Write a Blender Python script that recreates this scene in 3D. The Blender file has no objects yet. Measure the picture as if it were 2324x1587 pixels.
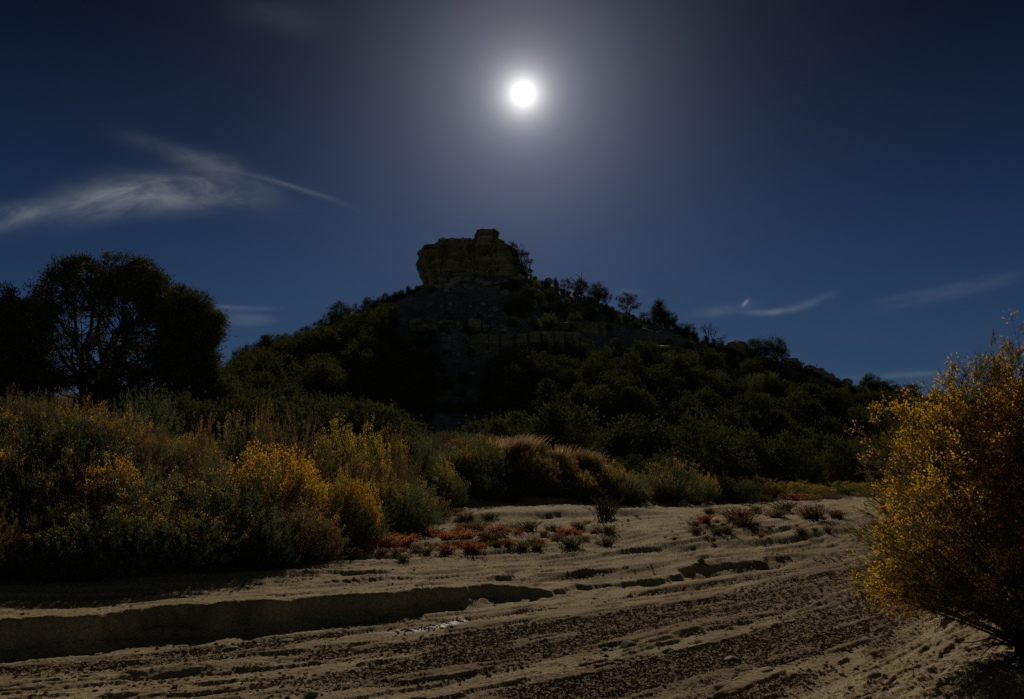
import bpy, math, random
import numpy as np
from mathutils import Vector

# ------------------------------------------------------------------ camera, sky, sun, exposure
SC = bpy.context.scene
COL = SC.collection
CAMZ, PITCH, F = 1.7, math.radians(8.5), 1807.0      # photo measured at 2323 x 1587, focal length in those pixels
CP, SP = math.cos(PITCH), math.sin(PITCH)
def ray(px, py):
    cx, cy = (px - 1161.5) / F, (793.5 - py) / F
    return np.array((cx, CP - cy * SP, SP + cy * CP))
def az_te(px, py):
    d = ray(px, py); h = math.hypot(d[0], d[1])
    return math.atan2(d[0], d[1]), d[2] / h
cam = bpy.data.cameras.new('camera'); camo = bpy.data.objects.new('camera', cam); COL.objects.link(camo)
camo.location = (0, 0, CAMZ); camo.rotation_euler = (math.pi / 2 + PITCH, 0, 0)
cam.sensor_width = 36; cam.lens = 36 * F / 2323; cam.clip_end = 8000; cam.clip_start = .05
SC.camera = camo
SUN_D = ray(1187, 213); SUN_D /= np.linalg.norm(SUN_D)
SUN_EL = math.asin(SUN_D[2]); SUN_AZ = math.atan2(SUN_D[0], SUN_D[1])
sl = bpy.data.lights.new('sun', 'SUN'); sl.energy = 4.6; sl.angle = math.radians(.53); sl.color = (1, .90, .74)
so = bpy.data.objects.new('sun', sl); COL.objects.link(so)
so.rotation_euler = Vector(SUN_D).to_track_quat('Z', 'Y').to_euler()
SC.view_settings.view_transform = 'Standard'; SC.view_settings.look = 'None'
SC.view_settings.exposure = -1.0; SC.view_settings.gamma = 1
SC.cycles.max_bounces = 4; SC.cycles.diffuse_bounces = 2; SC.cycles.glossy_bounces = 1; SC.cycles.transmission_bounces = 3; SC.cycles.volume_bounces = 0
SC.cycles.use_denoising = False
SC.cycles.sample_clamp_indirect = 4

class NT:
    """small helper round a node tree"""
    def __init__(s, t): s.t = t; s.n = t.nodes; s.n.clear()
    def add(s, typ, **k):
        n = s.n.new(typ)
        for a, b in k.items(): setattr(n, a, b)
        return n
    def put(s, sock, v):
        if isinstance(v, bpy.types.NodeSocket): s.t.links.new(v, sock)
        elif v is not None: sock.default_value = v
    def m(s, op, a, b=None, c=None, clamp=False):
        n = s.add('ShaderNodeMath', operation=op, use_clamp=clamp)
        for i, v in enumerate((a, b, c)):
            if v is not None: s.put(n.inputs[i], v)
        return n.outputs[0]
    def mix(s, f, a, b, blend='MIX'):
        n = s.add('ShaderNodeMix', data_type='RGBA', blend_type=blend)
        s.put(n.inputs[0], f)
        s.put(n.inputs[6], (*a, 1) if isinstance(a, tuple) and len(a) == 3 else a)
        s.put(n.inputs[7], (*b, 1) if isinstance(b, tuple) and len(b) == 3 else b)
        return n.outputs[2]
    def noise(s, vec, scale, detail=4, rough=.55, dist=0):
        n = s.add('ShaderNodeTexNoise'); s.put(n.inputs['Vector'], vec)
        n.inputs['Scale'].default_value = scale; n.inputs['Detail'].default_value = detail
        n.inputs['Roughness'].default_value = rough; n.inputs['Distortion'].default_value = dist
        return n.outputs[0]
    def ramp(s, f, pts):
        n = s.add('ShaderNodeMapRange', interpolation_type='SMOOTHSTEP'); s.put(n.inputs[0], f)
        n.inputs[1].default_value, n.inputs[2].default_value = pts[0], pts[1]
        n.inputs[3].default_value, n.inputs[4].default_value = pts[2], pts[3]
        return n.outputs[0]

SKY_STR = .05
def make_world():
    w = bpy.data.worlds.new('World'); SC.world = w; w.use_nodes = True
    g = NT(w.node_tree)
    sky = g.add('ShaderNodeTexSky', sky_type='NISHITA', sun_disc=False)
    sky.sun_elevation = SUN_EL; sky.sun_rotation = SUN_AZ; sky.altitude = 1800
    sky.air_density = 1.0; sky.dust_density = .25; sky.ozone_density = 2.0
    tc = g.add('ShaderNodeTexCoord').outputs['Generated']
    nv = g.add('ShaderNodeVectorMath', operation='NORMALIZE'); g.put(nv.inputs[0], tc)
    dp = g.add('ShaderNodeVectorMath', operation='DOT_PRODUCT'); g.put(dp.inputs[0], nv.outputs[0]); dp.inputs[1].default_value = tuple(SUN_D)
    th = g.m('MULTIPLY', g.m('ARCCOSINE', g.m('MINIMUM', dp.outputs['Value'], .9999999)), 180 / math.pi)
    sz = g.add('ShaderNodeSeparateXYZ'); g.put(sz.inputs[0], nv.outputs[0])
    deep = g.ramp(sz.outputs[2], (.18, .56, 1, .19))          # the blue deepens towards the zenith
    col = g.mix(1.0, sky.outputs[0], SKY_TINT, 'MULTIPLY')
    # fill light added to the sky behind the viewer, to lift the shade
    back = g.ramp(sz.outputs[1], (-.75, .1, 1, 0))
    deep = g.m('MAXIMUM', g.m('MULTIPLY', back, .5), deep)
    dv_ = g.add('ShaderNodeVectorMath', operation='SCALE'); g.put(dv_.inputs[0], col); g.put(dv_.inputs['Scale'], deep); col = dv_.outputs[0]
    # hazy aureole of scattered light round the sun, and the sun's own disc
    def glow(a, k): return g.m('MULTIPLY', g.m('EXPONENT', g.m('MULTIPLY', th, -1 / k)), a)
    def addcol(col, fac, c):
        v = g.add('ShaderNodeVectorMath', operation='SCALE'); v.inputs[0].default_value = c; g.put(v.inputs['Scale'], fac)
        a = g.add('ShaderNodeVectorMath', operation='ADD'); g.put(a.inputs[0], col); g.put(a.inputs[1], v.outputs[0])
        return a.outputs[0]
    col = addcol(col, back, (.85, .9, .42))  # warm part of the fill added behind the viewer
    for a, k, c in GLOWS: col = addcol(col, glow(a, k), c)
    disc = g.ramp(th, (.3, .85, 90, 0)); col = addcol(col, disc, (1, .97, .9))
    # thin cirrus, laid out by compass direction and height in the sky
    sx = g.add('ShaderNodeSeparateXYZ'); g.put(sx.inputs[0], nv.outputs[0])
    yy = g.m('MAXIMUM', sx.outputs[1], .02)
    u = g.m('DIVIDE', sx.outputs[0], yy); v = g.m('DIVIDE', sx.outputs[2], yy)
    tot = None
    for i, (p0, p1, wd, st, bend, tex) in enumerate(WISPS):
        a = ray(*p0); b = ray(*p1); a = a[[0, 2]] / a[1]; b = b[[0, 2]] / b[1]
        c = (a + b) / 2; L = np.linalg.norm(b - a) / 2; e = (b - a) / (2 * L); W = wd / F
        du = g.m('SUBTRACT', u, float(c[0])); dv = g.m('SUBTRACT', v, float(c[1]))
        s = g.m('ADD', g.m('MULTIPLY', du, float(e[0])), g.m('MULTIPLY', dv, float(e[1])))
        t = g.m('ADD', g.m('MULTIPLY', du, float(-e[1])), g.m('MULTIPLY', dv, float(e[0])))
        sn = g.m('DIVIDE', s, float(L))
        t = g.m('ADD', t, g.m('MULTIPLY', g.m('POWER', g.m('ABSOLUTE', sn), 2), float(bend / F)))
        cv = g.add('ShaderNodeCombineXYZ'); g.put(cv.inputs[0], g.m('MULTIPLY', s, 4.0)); g.put(cv.inputs[1], g.m('MULTIPLY', t, 4.0 * tex)); cv.inputs[2].default_value = i * 3.7
        n1 = g.noise(cv.outputs[0], 2.6, 6, .62, .6)
        n2 = g.noise(cv.outputs[0], 1.1, 3, .5, .3)
        tn = g.m('DIVIDE', g.m('ADD', t, g.m('MULTIPLY', g.m('SUBTRACT', n2, .5), float(W * 1.6))), float(W))
        e1 = g.m('EXPONENT', g.m('MULTIPLY', g.m('MULTIPLY', tn, tn), -1))
        s4 = g.m('POWER', g.m('ABSOLUTE', sn), 2.6)
        e2 = g.m('EXPONENT', g.m('MULTIPLY', s4, -1.6))
        k = g.m('MULTIPLY', g.m('MULTIPLY', e1, e2), g.m('MULTIPLY', g.ramp(n1, (.28, .72, .15, 1)), st))
        tot = k if tot is None else g.m('ADD', tot, k)
    col = addcol(col, tot, CLOUD_C)
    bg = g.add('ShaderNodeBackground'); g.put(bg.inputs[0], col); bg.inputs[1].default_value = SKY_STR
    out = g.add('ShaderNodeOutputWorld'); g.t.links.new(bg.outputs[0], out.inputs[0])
SKY_TINT = (.205, .31, .47)
GLOWS = [(90, .72, (1, .97, .92)), (10.5, 3.9, (1, .98, 1.0)), (2.6, 8.5, (.75, .88, 1.5))]
CLOUD_C = (2.1, 2.15, 2.0)
# (start pixel, end pixel, half width in pixels, strength, bend, fibre)
WISPS = [((110, 452), (585, 418), 34, 3.0, 34, 3), ((-60, 512), (130, 470), 24, 2.0, 4, 3), ((60, 505), (420, 470), 26, .5, 10, 3),
         ((390, 355), (560, 385), 20, 1.5, 8, 3), ((540, 385), (790, 462), 6, 1.1, 6, 4), ((250, 300), (520, 385), 24, .45, 0, 3),
         ((560, 400), (640, 440), 22, .4, 0, 3), ((482, 698), (618, 703), 5, 2.2, -2, 4), ((480, 722), (625, 725), 15, 1.1, 0, 4),
         ((1560, 715), (1725, 690), 12, .7, 0, 3), ((1690, 716), (1830, 700), 7, 1.8, -6, 3), ((1800, 700), (1895, 670), 9, 1.1, -3, 3),
         ((1683, 697), (1699, 679), 4.0, 3.0, 0, 1), ((1990, 700), (2320, 625), 16, .6, 0, 4), ((1900, 858), (2170, 846), 6, .9, 0, 4),
         ((1395, 664), (1455, 662), 6, .6, 0, 3), ((1960, 690), (2200, 645), 9, .28, 0, 4), ((500, 20), (760, 60), 40, .25, 0, 2),
         ((60, 470), (330, 400), 34, .55, 10, 2)]
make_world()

# ------------------------------------------------------------------ noise
def h2(ix, iy, s):
    a = (ix.astype(np.int64) * 374761393 + iy.astype(np.int64) * 668265263 + s * 974711) & 0xffffffff
    a = ((a ^ (a >> 13)) * 1274126177) & 0xffffffff
    a = ((a ^ (a >> 16)) * 2246822519) & 0xffffffff
    return ((a ^ (a >> 15)) & 0xffffff) / float(0xffffff)
def vn(x, y, s=0):
    ix, iy = np.floor(x), np.floor(y); fx, fy = x - ix, y - iy
    fx = fx * fx * fx * (fx * (fx * 6 - 15) + 10); fy = fy * fy * fy * (fy * (fy * 6 - 15) + 10)
    a, b, c, d = h2(ix, iy, s), h2(ix + 1, iy, s), h2(ix, iy + 1, s), h2(ix + 1, iy + 1, s)
    return ((a * (1 - fx) + b * fx) * (1 - fy) + (c * (1 - fx) + d * fx) * fy) * 2 - 1
def fbm(x, y, o=4, s=0, g=.5):
    r = 0; a = 1; t = 0
    for i in range(o):
        r = r + a * vn(x, y, s + i * 17); t += a; a *= g; x = x * 2.03 + 5.1; y = y * 2.03 + 3.7
    return r / t
def worley(x, y, s=0):
    ix, iy = np.floor(x), np.floor(y); f1 = np.full(x.shape, 9.); f2 = f1.copy(); hh = np.zeros(x.shape)
    for i in (-1, 0, 1):
        for j in (-1, 0, 1):
            cx, cy = ix + i, iy + j
            d = np.hypot(cx + .15 + .7 * h2(cx, cy, s) - x, cy + .15 + .7 * h2(cx, cy, s + 5) - y)
            m = d < f1; f2 = np.where(m, f1, np.minimum(f2, d)); hh = np.where(m, h2(cx, cy, s + 9), hh); f1 = np.where(m, d, f1)
    return f1, f2, hh
def sst(a, b, x):
    t = np.clip((x - a) / (b - a), 0, 1); return t * t * (3 - 2 * t)

# ------------------------------------------------------------------ terrain
def gp(px, py, z):
    d = ray(px, py); s = (z - CAMZ) / d[2]; return (d[0] * s, d[1] * s)
class Poly:
    """open polyline on the ground: signed distance (positive beyond it) and a value carried along it"""
    def __init__(s, pts, z=None):
        P = [(gp(p[0], p[1], p[3] if len(p) > 3 else z), p[2]) for p in pts]
        s.p = np.array([q[0] for q in P]); s.v = np.array([q[1] for q in P])
    def __call__(s, x, y):
        best = np.full(x.shape, 1e9); val = np.zeros(x.shape); al = np.zeros(x.shape); acc = 0
        for i in range(len(s.p) - 1):
            a, b = s.p[i], s.p[i + 1]; e = b - a; L = np.hypot(*e)
            t = np.clip(((x - a[0]) * e[0] + (y - a[1]) * e[1]) / L ** 2, 0, 1)
            dx, dy = x - a[0] - t * e[0], y - a[1] - t * e[1]; d = np.hypot(dx, dy)
            sg = np.where(e[0] * (y - a[1]) - e[1] * (x - a[0]) >= 0, 1., -1.)
            m = d < np.abs(best)
            best = np.where(m, sg * d, best); val = np.where(m, s.v[i] + t * (s.v[i + 1] - s.v[i]), val); al = np.where(m, acc + t * L, al)
            acc += L
        return best, val, al
TZ = .34
_B = [(-1500, 1520, .32), (-500, 1440, .32), (0, 1406, .32), (133, 1399, .31), (225, 1394, .31), (290, 1386, .30), (360, 1376, .30), (433, 1370, .30), (500, 1368, .30), (566, 1362, .29),
      (633, 1362, .29), (716, 1355, .28), (774, 1351, .28), (891, 1346, .27), (940, 1337, .26), (1057, 1331, .23), (1100, 1327, .21), (1141, 1328, .19), (1207, 1337, .14), (1257, 1341, .10),
      (1320, 1324, .10), (1420, 1306, .11), (1549, 1288, .14), (1625, 1279, .13), (1795, 1260, .10), (1882, 1253, .06), (2050, 1235, .05), (2300, 1200, .05), (2900, 1150, .05)]
BANK = Poly([(a, b, h, h) for a, b, h in _B])
UP = Poly([(500, 1220, 0), (900, 1194, 0), (1040, 1191, .12), (1101, 1189, .16), (1200, 1187, .16), (1307, 1186, .16), (1420, 1184, .16), (1507, 1181, .12), (1560, 1179, .03), (1700, 1170, .02), (2300, 1140, 0)], TZ)
LED = Poly([(1300, 1245, 0), (1480, 1232, .02), (1549, 1226, .09), (1660, 1216, .12), (1782, 1205, .12), (1900, 1193, .09), (1982, 1187, .06), (2200, 1165, .02), (2700, 1130, 0)], TZ)
DITCH = [(Poly([(-200, 1372, .01), (77, 1368, .05), (180, 1362, .07), (290, 1352, .09), (366, 1346, .07), (450, 1344, .07), (560, 1338, .07), (640, 1334, .07), (720, 1330, .03), (860, 1325, 0)], TZ), .16),
         (Poly([(700, 1300, 0), (830, 1292, .04), (920, 1288, .05), (1060, 1279, .04), (1150, 1271, .05), (1260, 1264, .01), (1500, 1245, 0)], TZ), .1),
         (Poly([(1240, 1330, 0), (1330, 1318, .07), (1460, 1300, .1), (1600, 1290, .08), (1700, 1278, .06), (1900, 1262, .02), (2100, 1245, 0)], .1), .35)]
SHR = Poly([(-2500, 1560, 1.6), (-700, 1400, 1.6), (-300, 1352, 1.6), (0, 1333, 1.6), (300, 1320, 1.6), (620, 1290, 1.6), (760, 1262, 1.5), (850, 1238, 1.35), (960, 1200, 1.4), (1040, 1172, 1.8),
            (1130, 1166, 2.0), (1200, 1163, 2.0), (1350, 1158, 1.75), (1480, 1152, 1.45), (1560, 1149, .9), (1640, 1146, .35), (1800, 1140, .2), (1980, 1132, .2), (2300, 1120, .2), (3200, 1105, .2)], TZ)
RB = Poly([(900, 2300, .3), (1480, 1800, .4), (1650, 1650, .45), (1830, 1570, .45), (2000, 1497, .46), (2085, 1440, .46), (2125, 1370, .45), (2110, 1300, .45), (2110, 1230, .4), (2180, 1170, .4), (2500, 1120, .3), (3300, 1105, .3)], 0.02)
SIL = [(-1500, 890), (-200, 905), (0, 898), (235, 890), (450, 880), (500, 842), (545, 806), (620, 782), (700, 757), (760, 738), (800, 716), (870, 692), (915, 668), (960, 648), (1010, 622), (1180, 618),
       (1205, 624), (1240, 645), (1290, 662), (1330, 674), (1400, 705), (1450, 722), (1520, 740), (1580, 768), (1640, 790), (1700, 806), (1760, 815), (1830, 838), (1890, 862), (1930, 876),
       (2000, 888), (2100, 905), (2200, 915), (2323, 925), (2800, 945), (4200, 960)]
SA = np.array([az_te(*p) for p in SIL])
def tab(pts, py=850):
    a = np.array([(az_te(p[0], py)[0], p[1]) for p in pts]); return lambda az: np.interp(az, a[:, 0], a[:, 1])
RR = tab([(-1500, 45), (0, 47), (450, 54), (560, 80), (760, 98), (960, 112), (1200, 112), (1600, 104), (1900, 100), (2323, 125), (3500, 150)])
RT = tab([(-1500, 34), (0, 35), (450, 38), (560, 40), (800, 41), (1100, 46), (1350, 45), (1600, 54), (1900, 64), (2323, 90), (3500, 120)])
SW = tab([(-1500, 6), (0, 6), (500, 6.5), (900, 6), (1080, 4.5), (1140, 2.8), (1200, 2.6), (1500, 3.2), (1700, 6), (3000, 6)])
BA0 = 0.0
def base_h(x, y):
    bd, H, ba = BANK(x, y)
    wob = .07 * vn(ba * 1.1, ba * 0 + 2, 3) + .03 * vn(ba * 3.7, ba * 0 + 2, 3) + .02 * vn(ba * 11, ba * 0, 4); rag = sst(5.8, 7.5, ba - BA0); wob = wob + rag * (.22 * vn(ba * 1.9, ba * 0, 66) + .10 * vn(ba * 6, ba * 0, 67))
    z = H * (.62 * sst(-.06, .035, bd + wob) + .38 * sst(-.30, .03, bd + wob * .6)) + (TZ - H) * sst(.2, 4, bd)
    z = z + .02 * vn(x * .35, y * .35, 7) * sst(.2, 1.5, np.abs(bd))
    ud, U, ua = UP(x, y); z = z + U * sst(-.34, .2, ud + .1 * vn(ua * .8, ua * 0, 5))
    ld, L, la = LED(x, y); z = z + L * sst(-.2, .1, ld + .12 * vn(la * .9, la * 0, 6))
    for P, w in DITCH:
        d, D, a = P(x, y); z = z - D * np.exp(-((d + .08 * vn(a * 2, a * 0, 8)) / w) ** 2)
    sd_, R, sa = SHR(x, y); az = np.arctan2(x, y); w = SW(az)
    r = np.hypot(x, y)
    z = z + R * sst(-.2, w, sd_ + .5 * fbm(x * .5, y * .5, 2, 9))
    z = z - .62 * R * sst(w + .8, w + 4.5, sd_)      # low ground behind the bank
    rd, Q, ra = RB(x, y); z = z + np.where(rd < 0, Q * (1 - np.exp(-(-rd / .75) ** 1.35)), 0)
    return z, bd, ba, sd_, rd
_p = gp(774, 1351, TZ); BA0 = float(BANK(np.array([_p[0]]), np.array([_p[1]]))[2][0]) - 4.5
def height(x, y, full=False):
    x = np.asarray(x, float); y = np.asarray(y, float)
    z, bd, ba, sd_, rd = base_h(x, y)
    r = np.hypot(x, y); az = np.arctan2(x, y)
    te = np.interp(az, SA[:, 0], SA[:, 1]); Rr, Rt = RR(az), RT(az)
    t = (r - Rt) / (Rr - Rt); tc = np.clip(t, 0, 1)
    zr = CAMZ + te * Rr
    p = tc ** 1.12
    # rock benches: steeper bands with flatter shelves
    p = p + .018 * np.sin(tc * 21 + 2.2 * vn(az * 9, az * 0, 11)) * tc * (1 - tc) * 4
    back = np.clip(r - Rr, 0, None)
    hz = (zr - z) * p - np.where(back > 0, np.minimum(back ** 1.05 * .42, zr + 3), 0)
    hz = hz + (fbm(x * .09, y * .09, 4, 12) * 1.7 + fbm(x * .5, y * .5, 4, 13) * .5) * sst(.08, .4, t) * (1 - .85 * sst(.86, .99, t)) * (1 - sst(1.5, 3, t))
    gl = fbm(az * 26 + .4 * fbm(x * .1, y * .1, 2, 15), r * .02, 3, 14)
    hz = hz - 1.2 * sst(.1, .5, -gl) * sst(.05, .3, t) * (1 - sst(.7, .95, t))
    z = z + np.where(t > 0, hz, 0) * (np.abs(az) < 2.2)
    if full: return z, bd, ba, sd_, rd, t
    return z
def H1(x, y): return float(height(np.array([x]), np.array([y]))[0])
RS = np.concatenate([np.arange(3, 30, .2), np.arange(30, 140, .8)])
def hit(px, py):
    """where the line of sight through that point of the photo meets the ground"""
    d = ray(px, py); d = d / math.hypot(d[0], d[1])
    z = height(d[0] * RS, d[1] * RS); k = np.nonzero(CAMZ + d[2] * RS <= z)[0]
    if not len(k): return None
    i = max(k[0], 1); rs = np.linspace(RS[i - 1], RS[i], 9); z = height(d[0] * rs, d[1] * rs); k = np.nonzero(CAMZ + d[2] * rs <= z)[0]
    r = float(rs[k[0]] if len(k) else RS[i])
    return d[0] * r, d[1] * r, r

# ------------------------------------------------------------------ mesh helpers
class Acc:
    def __init__(s): s.V = []; s.Fs = []; s.n = 0
    def add(s, v, f):
        v = np.asarray(v, float).reshape(-1, 3); f = np.asarray(f, int)
        s.V.append(v); s.Fs.append(f + s.n); s.n += len(v)
    def mesh(s, name, mat, smooth=False):
        me = bpy.data.meshes.new(name)
        V = np.concatenate(s.V); me.vertices.add(len(V)); me.vertices.foreach_set('co', V.ravel().astype(np.float32))
        loops = np.concatenate([f.ravel() for f in s.Fs]); tot = np.concatenate([np.full(len(f), f.shape[1]) for f in s.Fs])
        st = np.concatenate([[0], np.cumsum(tot)[:-1]])
        me.loops.add(len(loops)); me.loops.foreach_set('vertex_index', loops.astype(np.int32))
        me.polygons.add(len(tot)); me.polygons.foreach_set('loop_start', st.astype(np.int32)); me.polygons.foreach_set('loop_total', tot.astype(np.int32))
        if smooth: me.polygons.foreach_set('use_smooth', np.ones(len(tot), bool))
        me.update(calc_edges=True); me.materials.append(mat)
        return me
def nrm(v): return v / (np.linalg.norm(v, axis=-1, keepdims=True) + 1e-9)
def blades(A, P, D, L, W, rng, diamond=False):
    n = len(P); D = nrm(D); S = nrm(np.cross(D, rng.normal(size=(n, 3))))
    L = np.broadcast_to(L, (n,))[:, None]; W = np.broadcast_to(W, (n,))[:, None]
    if diamond:
        v = np.stack([P, P + D * L * .5 + S * W / 2, P + D * L, P + D * L * .5 - S * W / 2], 1)
        A.add(v, np.arange(4 * n).reshape(n, 4))
    else:
        v = np.stack([P - S * W / 2, P + S * W / 2, P + D * L], 1)
        A.add(v, np.arange(3 * n).reshape(n, 3))
def tube(A, path, rad, k=5):
    path = np.asarray(path, float); rad = np.broadcast_to(rad, (len(path),)); n = len(path)
    T = nrm(np.gradient(path, axis=0)); ref = np.array((.31, .2, .93)) if abs(T[0][2]) < .9 else np.array((1., .1, 0))
    X = nrm(np.cross(T, ref)); Y = np.cross(T, X); a = np.arange(k) * 2 * math.pi / k
    v = path[:, None] + rad[:, None, None] * (X[:, None] * np.cos(a)[None, :, None] + Y[:, None] * np.sin(a)[None, :, None])
    i = np.arange(n - 1)[:, None] * k; j = np.arange(k)[None]; j2 = (j + 1) % k
    A.add(v.reshape(-1, 3), np.stack([i + j, i + j2, i + k + j2, i + k + j], -1).reshape(-1, 4))
def bez(a, b, c, n):
    t = np.linspace(0, 1, n)[:, None]; return a * (1 - t) ** 2 + b * 2 * t * (1 - t) + c * t * t
def tag(o, label, cat, group=None):
    o['label'] = label; o['category'] = cat
    if group: o['group'] = group
def place(name, parts, loc, scale, rz, label, cat, group=None, tilt=(0, 0)):
    """parts: list of (part name, mesh). One mesh -> the thing is that mesh; more -> an Empty with parts"""
    if len(parts) == 1: o = bpy.data.objects.new(name, parts[0][1])
    else: o = bpy.data.objects.new(name, None); o.empty_display_size = .2
    COL.objects.link(o); o.location = loc; o.scale = scale; o.rotation_euler = (tilt[0], tilt[1], rz)
    if len(parts) > 1:
        for pn, me in parts:
            c = bpy.data.objects.new(pn, me); COL.objects.link(c); c.parent = o
    tag(o, label, cat, group); return o

# ------------------------------------------------------------------ materials
def leaf(name, c1, c2, trans=.45, tcol=None, rough=.85, spec=.04, scale=3):
    m = bpy.data.materials.new(name); m.use_nodes = True; g = NT(m.node_tree)
    gc = g.add('ShaderNodeNewGeometry'); oi = g.add('ShaderNodeObjectInfo')
    n = g.noise(gc.outputs['Position'], scale, 3)
    f = g.m('ADD', g.m('MULTIPLY', g.ramp(n, (.3, .7, 0, 1)), .6), g.m('MULTIPLY', oi.outputs['Random'], .4))
    rnd = g.m('ADD', g.m('MULTIPLY', gc.outputs['Random Per Island'], .7), .62)
    c = g.mix(f, c1, c2)
    hsv = g.add('ShaderNodeHueSaturation'); g.put(hsv.inputs['Color'], c); g.put(hsv.inputs['Value'], rnd)
    p = g.add('ShaderNodeBsdfPrincipled'); g.put(p.inputs['Base Color'], hsv.outputs[0]); p.inputs['Roughness'].default_value = rough
    p.inputs['Specular IOR Level'].default_value = spec
    t = g.add('ShaderNodeBsdfTranslucent')
    if tcol: g.put(t.inputs[0], g.mix(1.0, hsv.outputs[0], tcol, 'MULTIPLY'))
    else: g.put(t.inputs[0], hsv.outputs[0])
    mx = g.add('ShaderNodeMixShader'); mx.inputs[0].default_value = trans
    g.t.links.new(p.outputs[0], mx.inputs[1]); g.t.links.new(t.outputs[0], mx.inputs[2])
    o = g.add('ShaderNodeOutputMaterial'); g.t.links.new(mx.outputs[0], o.inputs[0]); return m
def solid(name, c1, c2, scale, rough=.9, bump=.3, bd=.02, detail=8, strata=0):
    m = bpy.data.materials.new(name); m.use_nodes = True; g = NT(m.node_tree)
    pos = g.add('ShaderNodeNewGeometry').outputs['Position']
    n = g.noise(pos, scale, detail, .62)
    c = g.mix(g.ramp(n, (.3, .7, 0, 1)), c1, c2)
    hgt = n
    if strata:
        mp = g.add('ShaderNodeMapping'); g.put(mp.inputs[0], pos); mp.inputs['Scale'].default_value = (.05, .05, 1)
        s = g.noise(mp.outputs[0], strata, 5, .7, .4)
        c = g.mix(g.ramp(s, (.4, .6, 0, .6)), c, tuple(x * .55 for x in c1)); hgt = g.m('ADD', n, g.m('MULTIPLY', s, 1.5))
        mp2 = g.add('ShaderNodeMapping'); g.put(mp2.inputs[0], pos); mp2.inputs['Scale'].default_value = (1, 1, .12)
        s2 = g.noise(mp2.outputs[0], .9, 4, .6); c = g.mix(g.ramp(s2, (.5, .66, 0, .45)), c, tuple(x * .4 for x in c1))
    p = g.add('ShaderNodeBsdfPrincipled'); g.put(p.inputs['Base Color'], c); p.inputs['Roughness'].default_value = rough
    p.inputs['Specular IOR Level'].default_value = .05
    b = g.add('ShaderNodeBump'); b.inputs['Strength'].default_value = bump; b.inputs['Distance'].default_value = bd; g.put(b.inputs['Height'], hgt)
    g.t.links.new(b.outputs[0], p.inputs['Normal'])
    o = g.add('ShaderNodeOutputMaterial'); g.t.links.new(p.outputs[0], o.inputs[0]); return m
M_SAGE = leaf('sage_leaf', (.10, .125, .05), (.14, .16, .075), .38)
M_OLIVE = leaf('rabbitbrush_leaf', (.12, .14, .035), (.19, .18, .05), .45)
M_RUSSET = leaf('seed_stalk', (.15, .105, .045), (.22, .15, .07), .42)
M_YEL = leaf('yellow_flower', (.62, .38, .03), (.75, .52, .05), .5, rough=.8)
M_ORA = leaf('orange_flower', (.68, .30, .03), (.75, .45, .04), .5, rough=.8)
M_GOLD = leaf('golden_grass', (.50, .30, .12), (.62, .42, .2), .5)
M_PALE = leaf('pale_seed_head', (.62, .52, .38), (.7, .58, .42), .5)
M_JUN = leaf('juniper_leaf', (.09, .103, .026), (.13, .135, .038), .2)
M_PIN = leaf('pinyon_needles', (.08, .092, .028), (.115, .12, .042), .2)
M_RED = leaf('red_stem_plant', (.42, .12, .05), (.5, .2, .07), .55, scale=1.2)
M_BRN = leaf('brown_dry_plant', (.22, .14, .075), (.30, .2, .1), .5)
M_RUST = leaf('rusty_leaf', (.38, .16, .07), (.46, .22, .09), .5)
M_DGRN = leaf('dark_green_leaf', (.05, .07, .035), (.07, .09, .04), .25)
M_BARK = solid('bark', (.05, .042, .034), (.09, .075, .06), 9, .9, .5, .03)
M_DEAD = solid('dead_wood', (.06, .055, .05), (.11, .10, .09), 9, .8, .4, .02)
M_ROCK = solid('sandstone', (.24, .22, .12), (.46, .42, .25), .8, .9, 1, .4, strata=.8)
M_BOUL = solid('boulder_stone', (.24, .22, .18), (.38, .34, .28), 2.2, .9, .6, .08)
M_PEB = solid('river_stone', (.12, .10, .08), (.2, .17, .13), 14, .75, .3, .01)
M_FLAKE = solid('dried_mud', (.15, .10, .06), (.36, .27, .165), 12, .95, .2, .004)

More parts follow.
